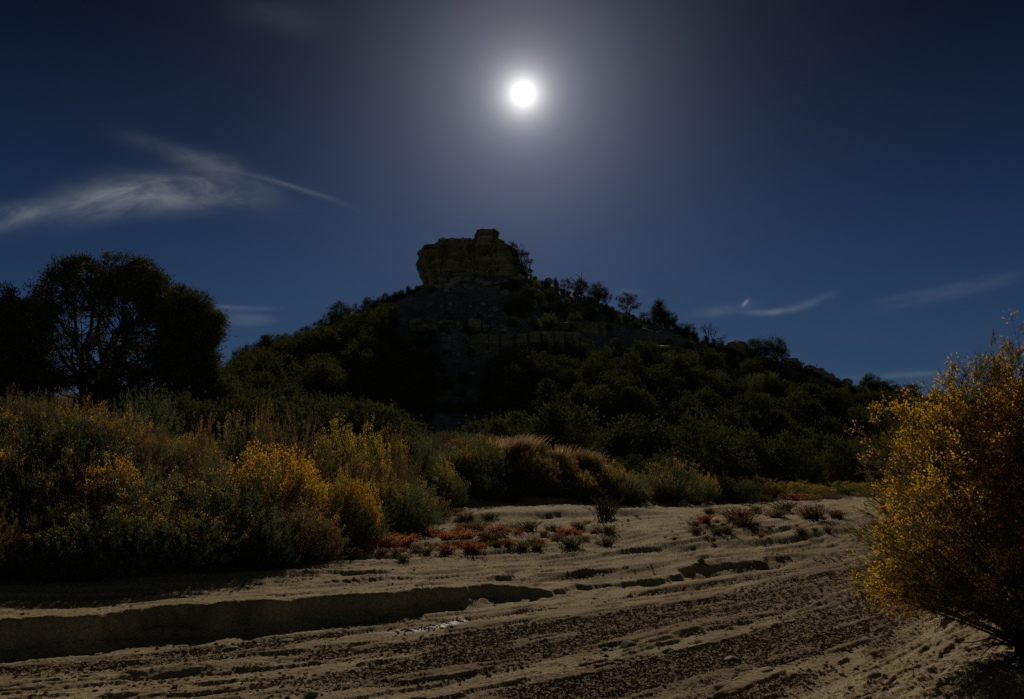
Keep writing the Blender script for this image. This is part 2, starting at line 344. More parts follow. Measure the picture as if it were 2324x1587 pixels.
def ground_mat():
    m = bpy.data.materials.new('wash_sand'); m.use_nodes = True; g = NT(m.node_tree)
    at = g.add('ShaderNodeAttribute', attribute_name='zone'); s = g.add('ShaderNodeSeparateColor'); g.put(s.inputs[0], at.outputs['Color'])
    hill, chip, wet = s.outputs[0], s.outputs[1], s.outputs[2]
    pos = g.add('ShaderNodeNewGeometry').outputs['Position']
    n1 = g.noise(pos, 1.3, 6, .6); n2 = g.noise(pos, 28, 6, .65); n3 = g.noise(pos, 140, 4, .6)
    sand = g.mix(g.ramp(n1, (.3, .7, 0, 1)), (.33, .262, .15), (.46, .37, .225))
    sand = g.mix(g.ramp(n2, (.40, .66, 0, .62)), sand, (.19, .135, .072))
    mud = g.mix(g.ramp(n2, (.3, .7, 0, 1)), (.19, .135, .08), (.29, .215, .13))
    c = g.mix(chip, sand, mud)
    hn = g.noise(pos, .22, 8, .65); hn2 = g.noise(pos, 2.4, 8, .7)
    hc = g.mix(g.ramp(hn, (.35, .65, 0, 1)), (.15, .145, .145), (.29, .27, .265))
    hc = g.mix(g.ramp(hn2, (.45, .62, 0, .7)), hc, (.09, .085, .06))
    soil = g.mix(g.ramp(n1, (.3, .7, 0, 1)), (.15, .085, .055), (.22, .14, .09))
    al = at.outputs['Alpha']
    c = g.mix(al, c, soil); c = g.mix(hill, c, hc)
    p = g.add('ShaderNodeBsdfPrincipled'); g.put(p.inputs['Base Color'], c)
    g.put(p.inputs['Roughness'], g.ramp(wet, (0, 1, .9, .6))); g.put(p.inputs['Specular IOR Level'], g.ramp(wet, (0, 1, .03, .5)))
    b = g.add('ShaderNodeBump'); b.inputs['Strength'].default_value = 1.0; b.inputs['Distance'].default_value = .02
    g.put(b.inputs['Height'], g.m('ADD', n2, g.m('MULTIPLY', n3, .35)))
    b2 = g.add('ShaderNodeBump'); g.put(b2.inputs['Strength'], hill); b2.inputs['Distance'].default_value = .35
    g.put(b2.inputs['Height'], hn2); g.t.links.new(b.outputs[0], b2.inputs['Normal']); g.t.links.new(b2.outputs[0], p.inputs['Normal'])
    o = g.add('ShaderNodeOutputMaterial'); g.t.links.new(p.outputs[0], o.inputs[0]); return m

def flow_uv(x, y):
    """coordinates along and across the gently curving flow of the wash"""
    return x * 1.1 + y * .45, (y - .72 * x - .036 * x * x) * .78
def chip_mask(x, y, bd, ba, rd):
    """0..1 where the bed is covered with curled dried mud"""
    ub, bb = ba, bd; ba, bd_ = flow_uv(x, y)
    st = fbm(ba * .16, bd_ * 1.5, 4, 31) + .35 * fbm(ba * .9, bd_ * 3.4, 3, 32)
    right = sst(-3.5, 2.5, x) * sst(-.6, -2.2, bd)
    m = sst(.0, .30, st + .52 * right) * (bd < 0)
    m = m * sst(-.1, .35, rd)
    m2 = sst(.12, .4, fbm(ba * .3, bd_ * 3.2, 3, 33)) * (bd > 0) * .7 + .6 * sst(0, .3, st) * (bd > 0) * sst(1, 6, x)
    strip = np.exp(-((bd + .82) / .12) ** 2) * (bd < 0) * sst(.1, .3, vn(ub * .7, ub * 0 + 3, 35) + .5)
    return np.clip(np.maximum(np.maximum(m, m2), strip), 0, 1)

def build_ground():
    r = [.25]
    while r[-1] < 3: r.append(r[-1] + .12)
    while r[-1] < 150: r.append(r[-1] + min(max(.016, r[-1] ** 2 / 1341 * .45), .42))
    while r[-1] < 4200: r.append(r[-1] * 1.07)
    r = np.array(r)
    fine = np.radians(np.arange(-41, 41.01, .068)); co = np.radians(np.concatenate([np.arange(44, 181, 4)]))
    a = np.concatenate([-co[::-1], fine, co]); a[0] = -math.pi; a[-1] = math.pi
    Rg, Ag = np.meshgrid(r, a, indexing='ij'); x = Rg * np.sin(Ag); y = Rg * np.cos(Ag)
    sh = x.shape; x = x.ravel(); y = y.ravel(); rr = Rg.ravel()
    z, bd, ba, sd_, rd, t = height(x, y, True)
    near = (rr > 2.5) & (rr < 60) & (y > 0)
    xi, yi, bdi, bai, rdi, sdi, ri = x[near], y[near], bd[near], ba[near], rd[near], sd_[near], rr[near]
    flow = (1 - sst(.5, 3, sdi))
    # water-laid furrows along the wash
    uf, vf = flow_uv(xi, yi)
    dz = .024 * fbm(uf * .5, vf * 3.4, 4, 21) * sst(.05, .6, np.abs(bdi)) * flow
    fur = fbm(uf * .22, vf * 2.1, 3, 22); dz += -.030 * sst(.12, .3, fur) * flow * sst(.1, .5, np.abs(bdi))
    wl = fbm(uf * .8 + 9, vf * 6.5, 4, 24); dz += .024 * np.where(wl > .1, 1, 0) * sst(.1, .22, wl) * flow * (ri < 45) * sst(.1, .4, np.abs(bdi))
    q = fbm(uf * .62 + 2, vf * 3.6, 5, 61, .62) * 9 + 1.8 * fbm(uf * 3, vf * 9, 3, 62); fq = q - np.floor(q)
    dz += .011 * (np.floor(q) + sst(0, .42, fq) - q) * flow * sst(-.1, .8, rdi) * sst(.1, .4, np.abs(bdi)) * (ri < 50) * (.55 + 1.3 * (bdi > 0) * sst(10, 16, ri))
    wl2 = fbm(uf * .35 + 4, vf * 2.2, 3, 27); dz += .032 * sst(.12, .24, wl2) * flow * (bdi > .6) * sst(8, 13, ri)
    dz += .05 * fbm(xi * .7, yi * .7, 3, 25) * (1 - flow)
    cm = chip_mask(xi, yi, bdi, bai, rdi)
    f1, f2, hh = worley(xi * 19, yi * 19, 41)
    plate = np.where(hh > .35, (f1 ** 2) * (.030 * hh), 0) - .005 * sst(.10, .0, f2 - f1)
    f1b, f2b, hb = worley(xi * 30 + 3, yi * 30, 43)
    dz += cm * (plate + .007 * (hb > .6) * hb * sst(.0, .25, f2b - f1b)) * (ri < 30)
    dz += .010 * fbm(uf * 3, vf * 14, 4, 71) * flow * (ri < 35); dz += (1 - cm) * .005 * (hb > .80) * flow * (ri < 22)
    # fine lobes on the bank face and its foot
    face = np.exp(-((bdi + .06) / .10) ** 2); dz += .045 * fbm(bai * 4, bdi * 9, 4, 26) * face
    sc = sst(0, -.3, rdi); dz += .05 * sc * fbm(xi * 1.6, yi * 1.6, 4, 28) + .008 * sc * (hb > .8)
    z[near] += dz
    cmf = np.zeros(len(x)); cmf[near] = cm
    wet = np.exp(-((bd + .86) / .10) ** 2) * (bd < 0) * np.exp(-((ba - BANK(np.array([gp(960, 1405, 0)[0]]), np.array([gp(960, 1405, 0)[1]]))[2][0]) / .38) ** 2)
    n = sh[1]; i = np.arange(sh[0] - 1)[:, None] * n; j = np.arange(n - 1)[None]
    A = Acc(); A.add(np.stack([x, y, z], 1), np.stack([i + j, i + n + j, i + n + j + 1, i + j + 1], -1).reshape(-1, 4)[:, ::-1])
    A.add([(0, 0, z[0])], np.zeros((0, 3), int))
    me = A.mesh('ground', ground_mat(), True)
    ca = me.attributes.new('zone', 'FLOAT_COLOR', 'POINT')
    col = np.zeros((len(me.vertices), 4), np.float32); k = len(x)
    col[:k, 0] = sst(-.02, .08, t); col[:k, 1] = cmf; col[:k, 2] = wet; col[:k, 3] = sst(.6, 2.2, sd_)
    ca.data.foreach_set('color', col.ravel())
    o = bpy.data.objects.new('ground', me); COL.objects.link(o); o['kind'] = 'structure'
build_ground()

def build_flakes():
    rng = np.random.default_rng(5); n = 520000
    az = rng.uniform(math.radians(-38), math.radians(38), n); r = 1 / rng.uniform(1 / 26, 1 / 4.6, n); x = r * np.sin(az); y = r * np.cos(az)
    z, bd, ba, sd_, rd, t = height(x, y, True)
    cm = chip_mask(x, y, bd, ba, rd); keep = (rng.random(n) < cm * .5 * (.35 + .65 * (bd < 0)) + .012) & (sd_ < .3) & (np.abs(bd) > .1)
    x, y, z, r = x[keep], y[keep], z[keep] + .007, r[keep]; n = len(x)
    s = (.004 + .013 * rng.random(n) ** 2) * (1 + r * .05); th = rng.uniform(0, 2 * math.pi, n); tl = rng.normal(0, .5, n); cu = rng.uniform(.1, .6, n)
    u = np.stack([np.cos(th), np.sin(th), np.zeros(n)], 1); w = np.stack([-np.sin(th) * np.cos(tl), np.cos(th) * np.cos(tl), np.sin(tl)], 1)
    nn = np.cross(u, w); P = np.stack([x, y, z], 1); V = []
    for a in (-1, 0, 1):
        for b in (-1, 1): V.append(P + u * (a * s)[:, None] + w * (b * s * .7 * (1 - .25 * abs(a)))[:, None] + nn * (abs(a) * cu * s)[:, None])
    V = np.stack(V, 1); b = np.arange(n)[:, None] * 6
    A = Acc(); A.add(V, np.concatenate([b + np.array([[0, 2, 3, 1]]), b + np.array([[2, 4, 5, 3]])]))
    o = bpy.data.objects.new('mud_flakes', A.mesh('mud_flakes', M_FLAKE)); COL.objects.link(o)
    o['kind'] = 'stuff'; tag(o, 'curled dark flakes of dried mud strewn over the sandy wash bed', 'mud flakes')
build_flakes()

# ------------------------------------------------------------------ shrubs
def shrub(seed, R=.62, nst=80, npl=330, per=15, pl=.20, bl=.05, bw=.011, up=.4, fl=0, flm=None, leafm=None, inner=.35, flz=.45, flsize=.016, topy=0, stemm=None):
    rng = np.random.default_rng(seed); S, L, Fl = Acc(), Acc(), Acc()
    ph = rng.uniform(0, 2 * math.pi, npl); ct = 1 - rng.random(npl) ** .9 * .98; stt = np.sqrt(1 - ct ** 2)
    lump = 1 + .16 * np.sin(ph * 3 + rng.uniform(0, 6)) * stt + .12 * np.sin(ph * 5 + ct * 7 + rng.uniform(0, 6))
    k = rng.uniform(.78, 1.0, npl) * lump; inn = rng.random(npl) < inner; k = np.where(inn, k * rng.uniform(.45, .9, npl), k)
    top = 1 - pl * .75
    tip = np.stack([R * stt * np.cos(ph) * k, R * stt * np.sin(ph) * k, .06 + (top - .06) * ct ** .75 * np.minimum(k, 1.08)], 1)
    root = rng.normal(0, .035, (npl, 3)); root[:, 2] = 0
    ctrl = np.stack([tip[:, 0] * .4, tip[:, 1] * .4, tip[:, 2] * .5 + .05], 1)
    tan = nrm(tip - ctrl); D = nrm(tan * (1 - up) + np.array((0, 0, up)) + rng.normal(0, .16, (npl, 3)))
    for i in rng.choice(npl, min(nst, npl), False): tube(S, bez(root[i], ctrl[i], tip[i], 5), np.linspace(.011, .004, 5), 3)
    ln = pl * rng.uniform(.6, 1.25, npl)
    t = rng.random((npl, per)); P = tip[:, None] + D[:, None] * (t * ln[:, None] - ln[:, None] * .35)[:, :, None] + rng.normal(0, .012, (npl, per, 3))
    BD = D[:, None] + rng.normal(0, .5, (npl, per, 3))
    blades(L, P.reshape(-1, 3), BD.reshape(-1, 3), bl * rng.uniform(.6, 1.3, npl * per), bw, rng)
    # leaves lower on the stems
    m = npl * 4; ii = rng.integers(0, npl, m); tt = rng.uniform(.35, 1, m)[:, None]
    P = root[ii] * (1 - tt) ** 2 + ctrl[ii] * 2 * tt * (1 - tt) + tip[ii] * tt ** 2
    blades(L, P, nrm(tip[ii] - ctrl[ii]) + rng.normal(0, .7, (m, 3)), bl * 1.2, bw * 1.1, rng)
    parts = [('stems', S.mesh('stems', stemm or M_BARK)), ('foliage', L.mesh('foliage', leafm))]
    if fl:
        sel = np.nonzero((~inn) & (rng.random(npl) < fl) & (ct > flz - rng.random(npl) * .35))[0]
        q = 16; E = (tip + D * ln[:, None] * .62)[sel]; n = len(sel)
        P = E[:, None] + rng.normal(0, 1, (n, q, 3)) * np.array((.017, .017, .02)); dd = nrm(P - E[:, None] + D[sel][:, None] * .012)
        blades(Fl, P.reshape(-1, 3), (dd + rng.normal(0, .3, dd.shape)).reshape(-1, 3), flsize * rng.uniform(.7, 1.4, n * q), flsize * .8, rng, True)
        parts.append(('blossom', Fl.mesh('blossom', flm)))
    return parts
K = {}
K['sage'] = [shrub(s, leafm=M_SAGE, npl=460, per=17, pl=.16, bl=.045, up=.45) for s in (1, 2, 3)]
K['spray'] = [shrub(s, leafm=M_SAGE, npl=150, per=44, pl=.46, bl=.045, bw=.012, up=.25, R=.7, inner=.5) for s in (4, 5)]
K['russet'] = [shrub(s, leafm=M_RUSSET, npl=520, per=14, pl=.17, bl=.045, bw=.008, up=.5, inner=.45) for s in (6, 7, 8)]
K['yellow'] = [shrub(s, leafm=M_OLIVE, npl=460, per=13, pl=.15, bl=.055, bw=.009, up=.5, fl=.9, flm=M_YEL) for s in (9, 10, 11)]
K['gold'] = [shrub(s, leafm=M_OLIVE, npl=480, per=9, pl=.16, bl=.05, bw=.009, up=.5, fl=1, flm=M_ORA, flz=.1, flsize=.02, inner=.2) for s in (12, 13)]
K['mixed'] = [shrub(s, leafm=M_RUSSET, npl=480, per=14, pl=.16, bl=.05, bw=.008, up=.5, fl=.45, flm=M_YEL, flz=.62, flsize=.014) for s in (14, 15)]
K['green'] = [shrub(s, leafm=M_SAGE, npl=460, per=16, pl=.15, bl=.045, bw=.011, up=.5, fl=.5, flm=M_YEL, flz=.7, flsize=.013) for s in (16, 17)]
def grass(seed, n=150, lean=.35, heads=True, mat=None, hm=None, spread=.35):
    rng = np.random.default_rng(seed); A, B = Acc(), Acc()
    for i in range(n):
        p = np.array((*rng.normal(0, spread * .35, 2), 0)); h = rng.uniform(.4, 1); out = p[:2] * .8 + rng.normal(0, .10, 2)
        q = p + np.array((out[0] * .5, out[1] * .5, h * .7)); e = p + np.array((out[0] + lean * rng.uniform(.5, 1.3), out[1], h))
        c = bez(p, q, e, 5); sd = nrm(rng.normal(size=(1, 3)) * (1, 1, .1))[0]; w = np.array([.010, .010, .008, .006, .001])[:, None]
        v = np.concatenate([c - sd * w, c + sd * w]); A.add(v, [[k, k + 1, k + 6, k + 5] for k in range(4)])
        if heads and i % 3 == 0:
            t = rng.random(22)[:, None]; P = c[3] * (1 - t) + c[4] * t; d = (c[4] - c[3]); blades(B, P, nrm(d[None]) + rng.normal(0, .45, (22, 3)), .035, .007, rng)
    pr = [('foliage', A.mesh('foliage', mat))]
    if heads: pr.append(('seed_foliage', B.mesh('seed_foliage', hm)))
    return pr
K['plume'] = [grass(s, 60, .42, True, M_GOLD, M_PALE, 1.0) for s in (20, 21)]
K['goldgrass'] = [grass(s, 190, .12, True, M_GOLD, M_PALE, .9) for s in (22, 23)]
def tuft(seed, mats, n=90, spread=.5, knob=True):
    rng = np.random.default_rng(seed); S, L = Acc(), Acc()
    for i in range(n):
        p = np.array((*rng.normal(0, spread * .25, 2), 0)); a = rng.normal(0, 1, 2); a = a / (np.linalg.norm(a) + .01) * rng.uniform(.05, .5) + p[:2] * 1.4
        e = np.array((a[0], a[1], rng.uniform(.45, 1))); c = bez(p, np.array((a[0] * .35, a[1] * .35, e[2] * .6)), e, 4)
        tube(S, c, np.linspace(.012, .007, 4), 3)
        m = 12; t = rng.uniform(.3, 1, m); P = np.stack([np.interp(t, np.linspace(0, 1, 4), c[:, k]) for k in range(3)], 1)
        blades(L, P, nrm((c[-1] - c[0])[None]) + rng.normal(0, .6, (m, 3)), .11, .028, rng)
    return [('stems', S.mesh('stems', M_BRN)), ('foliage', L.mesh('foliage', mats))]
K['tred'] = [tuft(s, M_RED) for s in (30, 31)]; K['tora'] = [tuft(s, leaf('orange_plant', (.6, .22, .05), (.66, .3, .06), .55), 110) for s in (32,)]
K['tbrn'] = [tuft(s, M_BRN) for s in (33, 34)]; K['tolv'] = [tuft(s, M_OLIVE) for s in (35, 36)]; K['tgrn'] = [tuft(37, M_DGRN, 70, .6)]

# ------------------------------------------------------------------ trees
def crown_tree(seed, targets, clump, per, bl, bw, leafm, trunk_r, nmain=6, spread=.3, barkm=None, twigs=0, trunk_top=.25, low=None):
    rng = np.random.default_rng(seed); S, L = Acc(), Acc(); T = np.asarray(targets); n = len(T)
    idx = [int(rng.integers(n))]; dmin = np.linalg.norm(T - T[idx[0]], axis=1)
    while len(idx) < min(nmain, n): j = int(np.argmax(dmin)); idx.append(j); dmin = np.minimum(dmin, np.linalg.norm(T - T[j], axis=1))
    H = T[:, 2].max(); fork = np.array((0, 0, H * trunk_top)); pts = []; rads = []
    tube(S, [(0, 0, -.15 * H * .3), (.01 * H, 0, fork[2] * .5), fork], [trunk_r * 1.25, trunk_r, trunk_r * .9], 8)
    for j in idx:
        e = fork + (T[j] - fork) * .88; c = fork + (T[j] - fork) * np.array((.42, .42, .62)) + rng.normal(0, .03 * H, 3)
        p = bez(fork * .6, c, e, 9) + np.concatenate([np.zeros((1, 3)), rng.normal(0, .012 * H, (8, 3))]); rd = np.linspace(trunk_r * .62, trunk_r * .10, 9)
        tube(S, p, rd, 6); pts.append(p[2:]); rads.append(rd[2:])
    P = np.concatenate(pts); Rd = np.concatenate(rads)
    for i in range(n):
        d = np.linalg.norm(P - T[i], axis=1) + .9 * np.maximum(0, P[:, 2] - T[i, 2]) - .4 * np.linalg.norm(P - fork, axis=1) * 0
        j = int(np.argmin(np.abs(d - spread * H * .6) if rng.random() < .6 else d)); a = P[j]
        c = (a + T[i]) / 2 + np.array((0, 0, -.02 * H)) + rng.normal(0, .02 * H, 3); q = bez(a, c, T[i], 5)
        tube(S, q, np.linspace(Rd[j] * .5, trunk_r * .05, 5), 4)
        for _ in range(twigs):
            b = q[rng.integers(1, 5)]; e = b + rng.normal(0, clump * .6, 3) + (T[i] - a) * .12; tube(S, bez(b, (b + e) / 2 + rng.normal(0, clump * .2, 3), e, 3), [trunk_r * .05, trunk_r * .04, trunk_r * .02], 3)
    cs = clump * rng.uniform(.55, 1.25, n); off = rng.normal(0, .5, (n, per, 3)) * np.array((1, 1, .8)); 
    pp = T[:, None] + off * cs[:, None, None]; D = nrm(off + np.array((0, 0, .5)) + rng.normal(0, .4, off.shape))
    blades(L, pp.reshape(-1, 3), D.reshape(-1, 3), bl * rng.uniform(.6, 1.3, n * per), bw, rng, True)
    return [('trunk', S.mesh('trunk', barkm or M_BARK)), ('crown', L.mesh('crown', leafm))]
def targets(seed, n, w, z0, shape='round', fill=.4, lumps=7):
    rng = np.random.default_rng(seed); d = nrm(rng.normal(size=(n, 3))); k = np.where(rng.random(n) < fill, rng.uniform(.25, .9, n), rng.uniform(.85, 1.02, n))
    if lumps:
        C = nrm(rng.normal(size=(lumps, 3))); k = k * (.80 + .26 * np.exp(-((1 - (d @ C.T).max(1)) / .12)))
    P = d * k[:, None]; z = (P[:, 2] + 1) / 2
    f = {'round': np.ones(n), 'cone': np.clip(1.15 - z, .08, 1) * 1.1, 'flat': .7 + .5 * z}[shape]
    return np.stack([P[:, 0] * f * w, P[:, 1] * f * w, z0 + (1 - z0) * z * .97], 1)
for nm, shp, w, z0, mat in (('pinyon', 'round', .5, .1, M_PIN), ('cone', 'cone', .42, .05, M_PIN), ('juniper', 'round', .55, .03, M_JUN), ('open', 'round', .48, .22, M_PIN)):
    K[nm] = []
    for s in range(3):
        n = {'pinyon': 95, 'cone': 95, 'juniper': 120, 'open': 46}[nm]; per = {'pinyon': 46, 'cone': 42, 'juniper': 50, 'open': 40}[nm]
        K[nm].append(crown_tree(50 + s * 7 + n, targets(60 + s * 3 + n, n, w, z0, shp), .115 if nm != 'open' else .09, per, .055, .022, mat, .035 if nm != 'open' else .028, 7, trunk_top=.15))
def dead_tree(seed, depth=5, dens=3, w=.5, droop=.1):
    rng = np.random.default_rng(seed); S = Acc()
    def grow(p, d, L, r, k):
        e = p + d * L; c = (p + e) / 2 + rng.normal(0, L * .08, 3); tube(S, bez(p, c, e, 4), np.linspace(r, r * .62, 4), 5 if k > 2 else 3)
        if k == 0: return
        for _ in range(dens if k > 1 else 2):
            nd = nrm((d + rng.normal(0, .55, 3) * np.array((1, .8, .7)))[None])[0]; grow(c * .3 + e * .7, nd, L * rng.uniform(.55, .85), r * .55, k - 1)
    for i in range(2): grow(np.zeros(3) - (0, 0, .05), nrm(np.array([[(-.35, .5)[i] * w * 1.4, rng.normal(0, .2), 1]]))[0], .33, .03, depth)
    V = np.concatenate(S.V); hmax = V[:, 2].max(); S.V = [v / hmax for v in S.V]
    return [('dead_tree', S.mesh('dead_tree', M_DEAD))]
K['dead'] = [dead_tree(3), dead_tree(9, 4, 3)]
K['snag'] = [dead_tree(14, 2, 2), dead_tree(21, 3, 2)]
rng0 = np.random.default_rng(77); RND = random.Random(4)
NMC = {'sage': ('sagebrush', 'sagebrush'), 'spray': ('sagebrush', 'sagebrush'), 'russet': ('seeded_shrub', 'shrub'), 'yellow': ('rabbitbrush', 'shrub'), 'gold': ('rabbitbrush', 'shrub'),
       'mixed': ('seeded_shrub', 'shrub'), 'green': ('sagebrush', 'sagebrush'), 'plume': ('plume_clump', 'grass clump'), 'goldgrass': ('grass_clump', 'grass clump'), 'pinyon': ('pinyon_tree', 'tree'), 'cone': ('pinyon_tree', 'tree'),
       'juniper': ('juniper_tree', 'tree'), 'open': ('pinyon_tree', 'tree'), 'dead': ('dead_tree', 'dead tree'), 'snag': ('dead_snag', 'dead snag'), 'tred': ('low_plant', 'plant'), 'tora': ('low_plant', 'plant'), 'tbrn': ('low_plant', 'plant'),
       'tolv': ('low_plant', 'plant'), 'tgrn': ('spiky_plant', 'plant'), 'rust': ('rusty_shrub', 'shrub')}
K['rust'] = [shrub(s, leafm=M_RUST, npl=160, per=8, pl=.2, bl=.09, bw=.03, up=.4) for s in (70,)]
WID = {'sage': 1.24, 'spray': 1.6, 'russet': 1.3, 'yellow': 1.3, 'gold': 1.3, 'mixed': 1.3, 'green': 1.24, 'plume': 1.1, 'goldgrass': 1.1, 'pinyon': 1.1, 'cone': .95, 'juniper': 1.2, 'open': 1.05, 'dead': 1.0, 'snag': .9,
       'tred': .8, 'tora': .8, 'tbrn': .8, 'tolv': .8, 'tgrn': .8, 'rust': 1.2}
DW = {}
for kk in ('dead', 'snag'):
    for vv in K[kk]:
        xs = [c.co.x for c in vv[0][1].vertices]; DW[id(vv[0][1])] = max(xs) - min(xs)
def put(kind, x, y, w, h, label, group=None, rz=None, sink=.03, var=None):
    v = K[kind][var if var is not None else RND.randrange(len(K[kind]))]; n, c = NMC[kind]
    if kind in ('dead', 'snag'): w = w * WID[kind] / DW[id(v[0][1])]
    if rz is None: rz = RND.uniform(-.4, .4) if kind in ('plume',) else RND.uniform(0, 6.28)
    s = w / WID[kind]
    return place(n, v, (x, y, H1(x, y) - sink), (s, s, h), rz, label, c, group)
def s_off(px, py, off):
    """radius, along that azimuth, where the shrub belt's foot lies + off metres"""
    az = az_te(px, py)[0]; r = np.arange(4, 70, .05); d = SHR(r * math.sin(az), r * math.cos(az))[0]
    k = np.nonzero(d >= 0)[0]; r0 = r[k[0]] if len(k) else 40
    return az, r0 + off
def shrub_at(px, top, off, pw, kind, label, group=None, hmin=.35, hmax=2.3, var=None):
    az, r = s_off(px, top, off); te = az_te(px, top)[1]; x, y = r * math.sin(az), r * math.cos(az)
    h = float(np.clip(CAMZ + te * r - H1(x, y), hmin, hmax)); return put(kind, x, y, pw * r / F, h, label, group, var=var)
